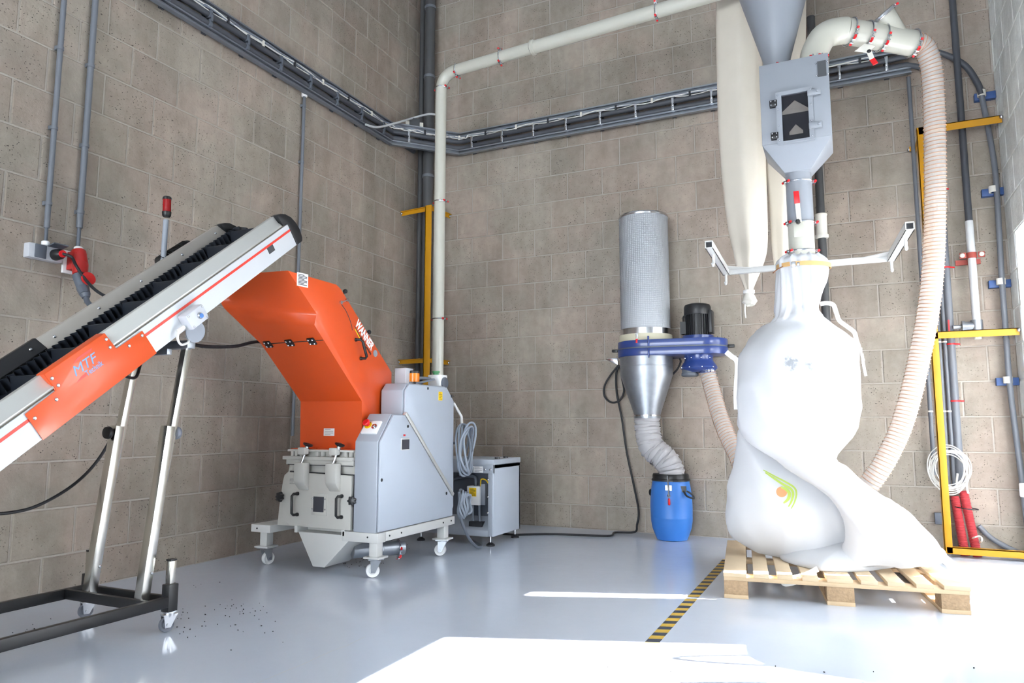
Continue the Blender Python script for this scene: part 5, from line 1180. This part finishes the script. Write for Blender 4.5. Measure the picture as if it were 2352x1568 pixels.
strap('lifting_loop', [PX(1878, 1306, y=4.62), PX(1850, 1320, y=4.58), PX(1820, 1328, y=4.55), PX(1800, 1334, y=4.54), PX(1806, 1340, y=4.52), PX(1838, 1332, y=4.52), PX(1872, 1312, y=4.58)], .03)
strap('lifting_loop', [PX(2160, 1278, y=4.78), PX(2178, 1290, y=4.74), PX(2195, 1310, y=4.68), PX(2212, 1334, z=.15)], .05)
# strap round the neck
s = S(); zs = PX(1842, 606, y=4.9).z; s.lathe([(.0, 0)], (0, 0, 0)) if 0 else None
s = S(); NB = 48
ring_ = [V((sx_+.004+.164*math.cos(t), 5.0+.116*math.sin(t), zs-.008*math.cos(t-.4))) for t in [2*math.pi*k/NB for k in range(NB)]]
rs = [[p+V((0, 0, -.014)), p+(p-V((sx_, 5, p.z))).normalized()*.004+V((0, 0, -.014)), p+(p-V((sx_, 5, p.z))).normalized()*.004+V((0, 0, .014)), p+V((0, 0, .014))] for p in ring_]
s.rings(rs, close=True); belt_ = tag(s.out('belt_strap', 'tan_leather', loc=(sx_, 5, zs)), 'tan leather belt buckled round the neck of the white bulk bag', 'belt')
fp = V((sx_-.05, 4.885, zs-.002))
s = S(); s.bb(fp+V((-.014, -.008, -.018)), fp+V((.016, .004, .018))); s.bb(fp+V((.02, -.006, -.012)), fp+V((.04, .004, .012))); s.out('buckle', 'steel', belt_, bevel=.003)
P = [V((sx_-.12, 4.915, zs-.004)), V((sx_-.15, 4.9, zs-.022)), V((sx_-.175, 4.89, zs-.045))]
s = S(); s.tube(spline(P, 5), .014, 8, sq=.25); s.out('strap_end', 'brown_leather', belt_)
# print on the lower fold
def decal(name, pts, w, m):
    mid_ = spline([PX(a, b_, y=4.86) for a, b_ in pts], 6); n_ = len(mid_); Lf, Rt = [], []
    for i, p in enumerate(mid_):
        d = (mid_[min(n_-1, i+1)]-mid_[max(0, i-1)]).normalized(); sd_ = V((d.z, 0, -d.x)); f = w*(math.sin(math.pi*min(1, max(.08, i/(n_-1)*.9+.06)))**.5)
        Lf.append(p+sd_*f/2); Rt.append(p-sd_*f/2)
    L2, R2_ = [lift(lobe, q, .0035, ) for q in (Lf, Rt)]
    s = S(); a = [s.bm.verts.new(p) for p in L2]; b_ = [s.bm.verts.new(p) for p in R2_]
    for i in range(n_-1): s.face([a[i], a[i+1], b_[i+1], b_[i]])
    s.out(name, m, BG)
w3 = lambda P: [(1640+a/4.356, 960+b_/4.356) for a, b_ in P]
def toward(p): return p
decal('logo_arc', w3([(490, 520), (600, 580), (720, 645), (800, 700), (822, 760), (805, 840), (772, 905)]), .011, 'logo_green')
decal('logo_arc', w3([(510, 545), (600, 605), (690, 665), (765, 710), (790, 760), (775, 830), (745, 885)]), .015, 'logo_green')
decal('logo_arc', w3([(670, 690), (720, 715), (752, 755), (740, 810), (695, 850)]), .02, 'logo_green')
c = PX(*w3([(676, 738)])[0], y=4.86); pts = [c+V((.032*math.cos(t), 0, .032*math.sin(t))) for t in [2*math.pi*k/28 for k in range(28)]]; pts = lift(lobe, pts, .003); cc = lift(lobe, [c], .003)[0]
s = S(); vv = [s.bm.verts.new(p) for p in pts]; c_ = s.bm.verts.new(cc)
for k in range(28): s.face([vv[k], vv[(k+1) % 28], c_])
s.out('logo_dot', 'logo_orange', BG)
# ------------------------------------------------------------ right hand corner
RG = thing('pipe_guard', 'tall yellow angle iron guard frame standing in the right hand corner around the conduits', 'guard', (.63, 6.45, 0))
s = S(); s.bb((.605, 6.43, .03), (.612, 6.49, 3.385)); s.bb((.605, 6.43, .03), (.658, 6.437, 3.385)); s.out('post', 'yellow', RG, bevel=.001)
for z, h in ((3.355, .06), (1.69, .055), (.05, .05)):
    s = S(); s.bb((.62, 6.43, z-h/2), (1.185, 6.437, z+h/2)); s.bb((.62, 6.43, z+h/2-.006), (1.185, 6.48, z+h/2)); ra = s.out('rail', 'yellow', RG)
    s = S(); s.bb((.605, 6.44, z-.1), (.612, 6.645, z-.05)); s.bb((.56, 6.6, z-.1), (.61, 6.607, z-.06)); s.out('wall_lug', 'yellow', RG)
    s = S(); s.ball((.56, 6.62, z-.08), .016); s.ball((1.18, 6.42, z+.01), .016); s.out('bolt', 'steel', RG)
PA_ = thing('water_pipe', 'pale grey vertical water pipe ending in a tap elbow beside the yellow frame', 'pipe', (.92, 6.55, 1.75))
zj = PX(2222, 508, y=6.55).z; zl = PX(2243, 735, y=6.55).z
s = S(); s.cyl((.935, 6.55, zj), (.935, 6.55, ZT-.1), .026, n=20); s.out('upper_pipe', 'conduit_dark', PA_)
s = S(); s.cyl((.935, 6.55, zl), (.935, 6.55, zj), .029, n=20); s.out('lower_pipe', 'pale_pipe', PA_)
s = S(); s.cyl((.935, 6.55, zl-.09), (.935, 6.55, zl), .042, n=20); s.cyl((.935, 6.55, zl-.045), (.85, 6.55, zl-.045), .036, n=18); s.cyl((.855, 6.55, zl-.045), (.835, 6.55, zl-.045), .045, n=18); s.cyl((.84, 6.55, zl-.045), (.77, 6.53, zl-.05), .016, n=12); s.out('tee', 'galvanised', PA_)
s = S(); s.lathe([(.046, zl-.12), (.046, zl-.1), (.03, zl-.09)], (.935, 6.55, 0), n=20); s.cyl((.935, 6.55, zl-.15), (.935, 6.55, zl-.12), .026, n=16); s.out('end_plug', 'off_white', PA_)
s = S(); s.bb((.74, 6.52, zl-.09), (.75, 6.54, zl+.01)); s.out('tap_lever', 'cap_red', PA_)
zc_ = PX(2230, 587, y=6.55).z
s = S(); s.band((.935, 6.55, zc_), (0, 0, 1), .029, .045, .006); s.bb((.85, 6.52, zc_-.022), (.895, 6.53, zc_+.022)); s.bb((.975, 6.52, zc_-.022), (1.02, 6.53, zc_+.022)); s.bb((.83, 6.6, zc_-.06), (1.0, 6.62, zc_-.02)); bk = s.out('pipe_bracket', 'rust_red', PA_)
for x in (.868, .998):
    s = S(); s.ball((x, 6.515, zc_), .018, sc=(1, .6, 1)); s.out('bolt', 'off_white', bk)
PB_ = thing('bent_pipe', 'grey pipe on blue brackets close to the white side wall', 'pipe', (1.13, 6.57, .2))
pbp = [V((1.085, 6.56, 3.63))]+[PX(u_, v_, y=6.56) for u_, v_ in ((2283, 370), (2293, 500), (2301, 640), (2310, 760), (2318, 870), (2331, 980), (2347, 1100))]+[V((1.16, 6.56, .2))]
pbp = [V((min(p.x, 1.165), p.y, p.z)) for p in pbp]
s = S(); s.tube(spline(pbp, 6), .0205, 16); s.out('pipe', 'conduit_grey', PB_)
for z, x in ((3.63, 1.088), (2.83, 1.115), (2.09, 1.118), (1.325, 1.112)):
    s = S(); s.bb((1.043, 6.60, z-.03), (1.19, 6.65, z+.03)); bk = s.out('bracket', 'bracket_blue', PB_, bevel=.003)
    s = S(); s.band((x, 6.57, z+.01), (0, 0, 1), .021, .05, .01); s.out('pipe_collar', 'off_white', bk)
zc_ = PX(2348, 1125, y=6.5).z
s = S(); s.lathe([(.03, -.05), (.034, -.04), (.034, .04), (.03, .05)], (1.15, 6.5, zc_), n=16); s.out('end_sleeve', 'white', PB_)
Y = 6.6
for (x, r_, z0, z1, lab) in ((.758, .029, .55, 3.55, 'thick grey conduit on the back wall behind the yellow frame with red clips'), (.716, .0155, .5, 2.5, 'slim grey conduit next to the thick one behind the yellow frame'), (.676, .0155, .5, 2.3, 'slim grey conduit beside the yellow post'), (.585, .016, .6, 3.9, 'slim bluish conduit left of the yellow post')):
    O = thing('wall_conduit', lab, 'conduit', (x, Y, z0))
    s = S(); s.cyl((x, Y, z0), (x+.004, Y, z1), r_, n=16); s.out('pipe', 'conduit_grey', O)
    for z in ((2.25, 1.63, 1.18, 2.9) if r_ > .02 else (1.65, 1.1)):
        if z < z1:
            s = S(); s.band((x, Y, z), (0, 0, 1), r_, .012, .004, 16)
            if r_ > .02: s.bar((x+r_, Y-.01, z), (x+r_+.035, Y+.02, z), .006, .01)
            s.out('pipe_clip', 'cap_red' if r_ > .02 else 'off_white', O)
for x0_, x1_, zt_, lab in ((.712, .748, .44, 'shorter red corrugated cable duct leaning against the wall'), (.772, .828, .485, 'taller red corrugated cable duct leaning against the wall')):
    path = [V((x0_, 6.6, zt_)).lerp(V((x1_, 6.54, .0)), k/60) for k in range(61)]; P, rr_ = corr(path, .031, .011, .0022)
    s = S(); s.tube(P, rr_, 18); tag(s.out('cable_duct', 'duct_red', loc=(x1_, 6.54, 0), smooth=70), lab, 'duct', 'red ducts by the wall')
s = S(); s.ring((.78, 6.54, .36), (.1, 0, 1), .075, .004, 24, 6); tag(s.out('tie_wire', 'ink', loc=(.78, 6.54, .36)), 'dark wire tied round the two red ducts', 'wire')
WC = thing('cable_coil', 'coil of thin white cable hung over the conduits behind the yellow frame', 'cable', (.72, 6.52, .6))
for k in range(9):
    c = PX(2180+4*math.sin(k*2), 1078+3*math.cos(k*1.7), y=6.53-.004*k); rx, rz_ = .12+.02*math.sin(k*1.3), .145+.018*math.cos(k*2.1)
    s = S(); s.tube([c+V((rx*math.cos(t), .01*math.sin(3*t+k), rz_*math.sin(t)+.02*math.sin(t+k))) for t in [2*math.pi*i/36 for i in range(36)]], .0042, 6, close=True); s.out('loop', 'cable_white', WC)
for x in (.735, .80):
    s = S(); s.tube(spline([(x, 6.54, .62), (x-.01, 6.55, .53), (x+.0, 6.57, .47)], 5), .008, 8); s.out('cable_tail', 'cable_white', WC)
cable('loose_cable', 'loop of white cable lying on the floor by the red ducts', [PX(2190, 1252, z=.006), PX(2215, 1250, z=.006), PX(2235, 1235, y=6.5), PX(2252, 1232, y=6.48), PX(2254, 1243, y=6.46), PX(2235, 1254, z=.006), PX(2210, 1256, z=.006)], .006, 'cable_white')
cable('floor_conduit', 'grey conduit sloping down the wall foot behind the yellow frame', [(.86, 6.63, .22), (.93, 6.63, .14), (1.02, 6.62, .08), (1.1, 6.6, .045), (1.18, 6.55, .03)], .02, 'conduit_grey', 'conduit')
c = PX(2157, 1190, y=6.64)
s = S(); s.bb((c.x-.03, 6.62, c.z-.045), (c.x+.03, 6.652, c.z+.045)); jb = tag(s.out('junction_box', 'slate', loc=(c.x, 6.65, c.z), bevel=.004), 'small broken grey box on the wall behind the yellow post', 'box')
# ------------------------------------------------------------ plastic crumbs on the floor
s = S()
for cu, cv, n_, du, dv in ((430, 1415, 30, 60, 50), (560, 1400, 26, 50, 20), (520, 1440, 14, 120, 40), (890, 1250, 60, 40, 10), (820, 1290, 40, 60, 12), (1850, 1540, 8, 400, 20), (60, 1440, 12, 60, 30)):
    for k in range(n_):
        u_, v_ = cu+random.gauss(0, du*.6), cv+random.gauss(0, dv*.6)
        p = PX(u_, v_, z=.003)
        if p.x < XL+.1 or p.y > 6.5: continue
        r_ = random.uniform(.001, .003); s.obox(p, (r_*2, random.uniform(-1, 1)*r_, 0), (random.uniform(-1, 1)*r_*.5, r_, 0), (0, 0, .004))
o = stuff(s.out('plastic_crumbs', 'debris', loc=(-3, 3, 0))); tag(o, 'dark plastic crumbs scattered on the grey floor around the wheels', 'crumbs')
# ------------------------------------------------------------ filled bags waiting outside the door: they shade the doorway's lower half
for i, (x, y) in enumerate(((1.95, 3.35), (1.98, 4.45))):
    O = thing('filled_bulk_bag', 'filled white bulk bag with lifting loops outside the open door', 'bag', (x, y, -.05), 'filled bags outside')
    s = S(); s.rings([[V((x, y, z))+V((math.copysign(abs(math.cos(t))**.5, math.cos(t))*w, math.copysign(abs(math.sin(t))**.5, math.sin(t))*w, 0)) for t in [2*math.pi*k/32 for k in range(32)]] for z, w in ((-.05, .40), (.1, .46), (.6, .49), (1.2, .48), (1.46, .45), (1.52, .3))])
    s.out('body', 'bag_white', O, smooth=80)
    for a in (-.36, .36):
        for b_ in (-.36, .36):
            s = S(); s.tube(spline([(x+a, y+b_-.08, 1.38), (x+a, y+b_-.05, 1.58), (x+a, y+b_, 1.70), (x+a, y+b_+.05, 1.58), (x+a, y+b_+.08, 1.38)], 6), .02, 8, sq=.3); s.out('lifting_loop', 'rope_white', O)
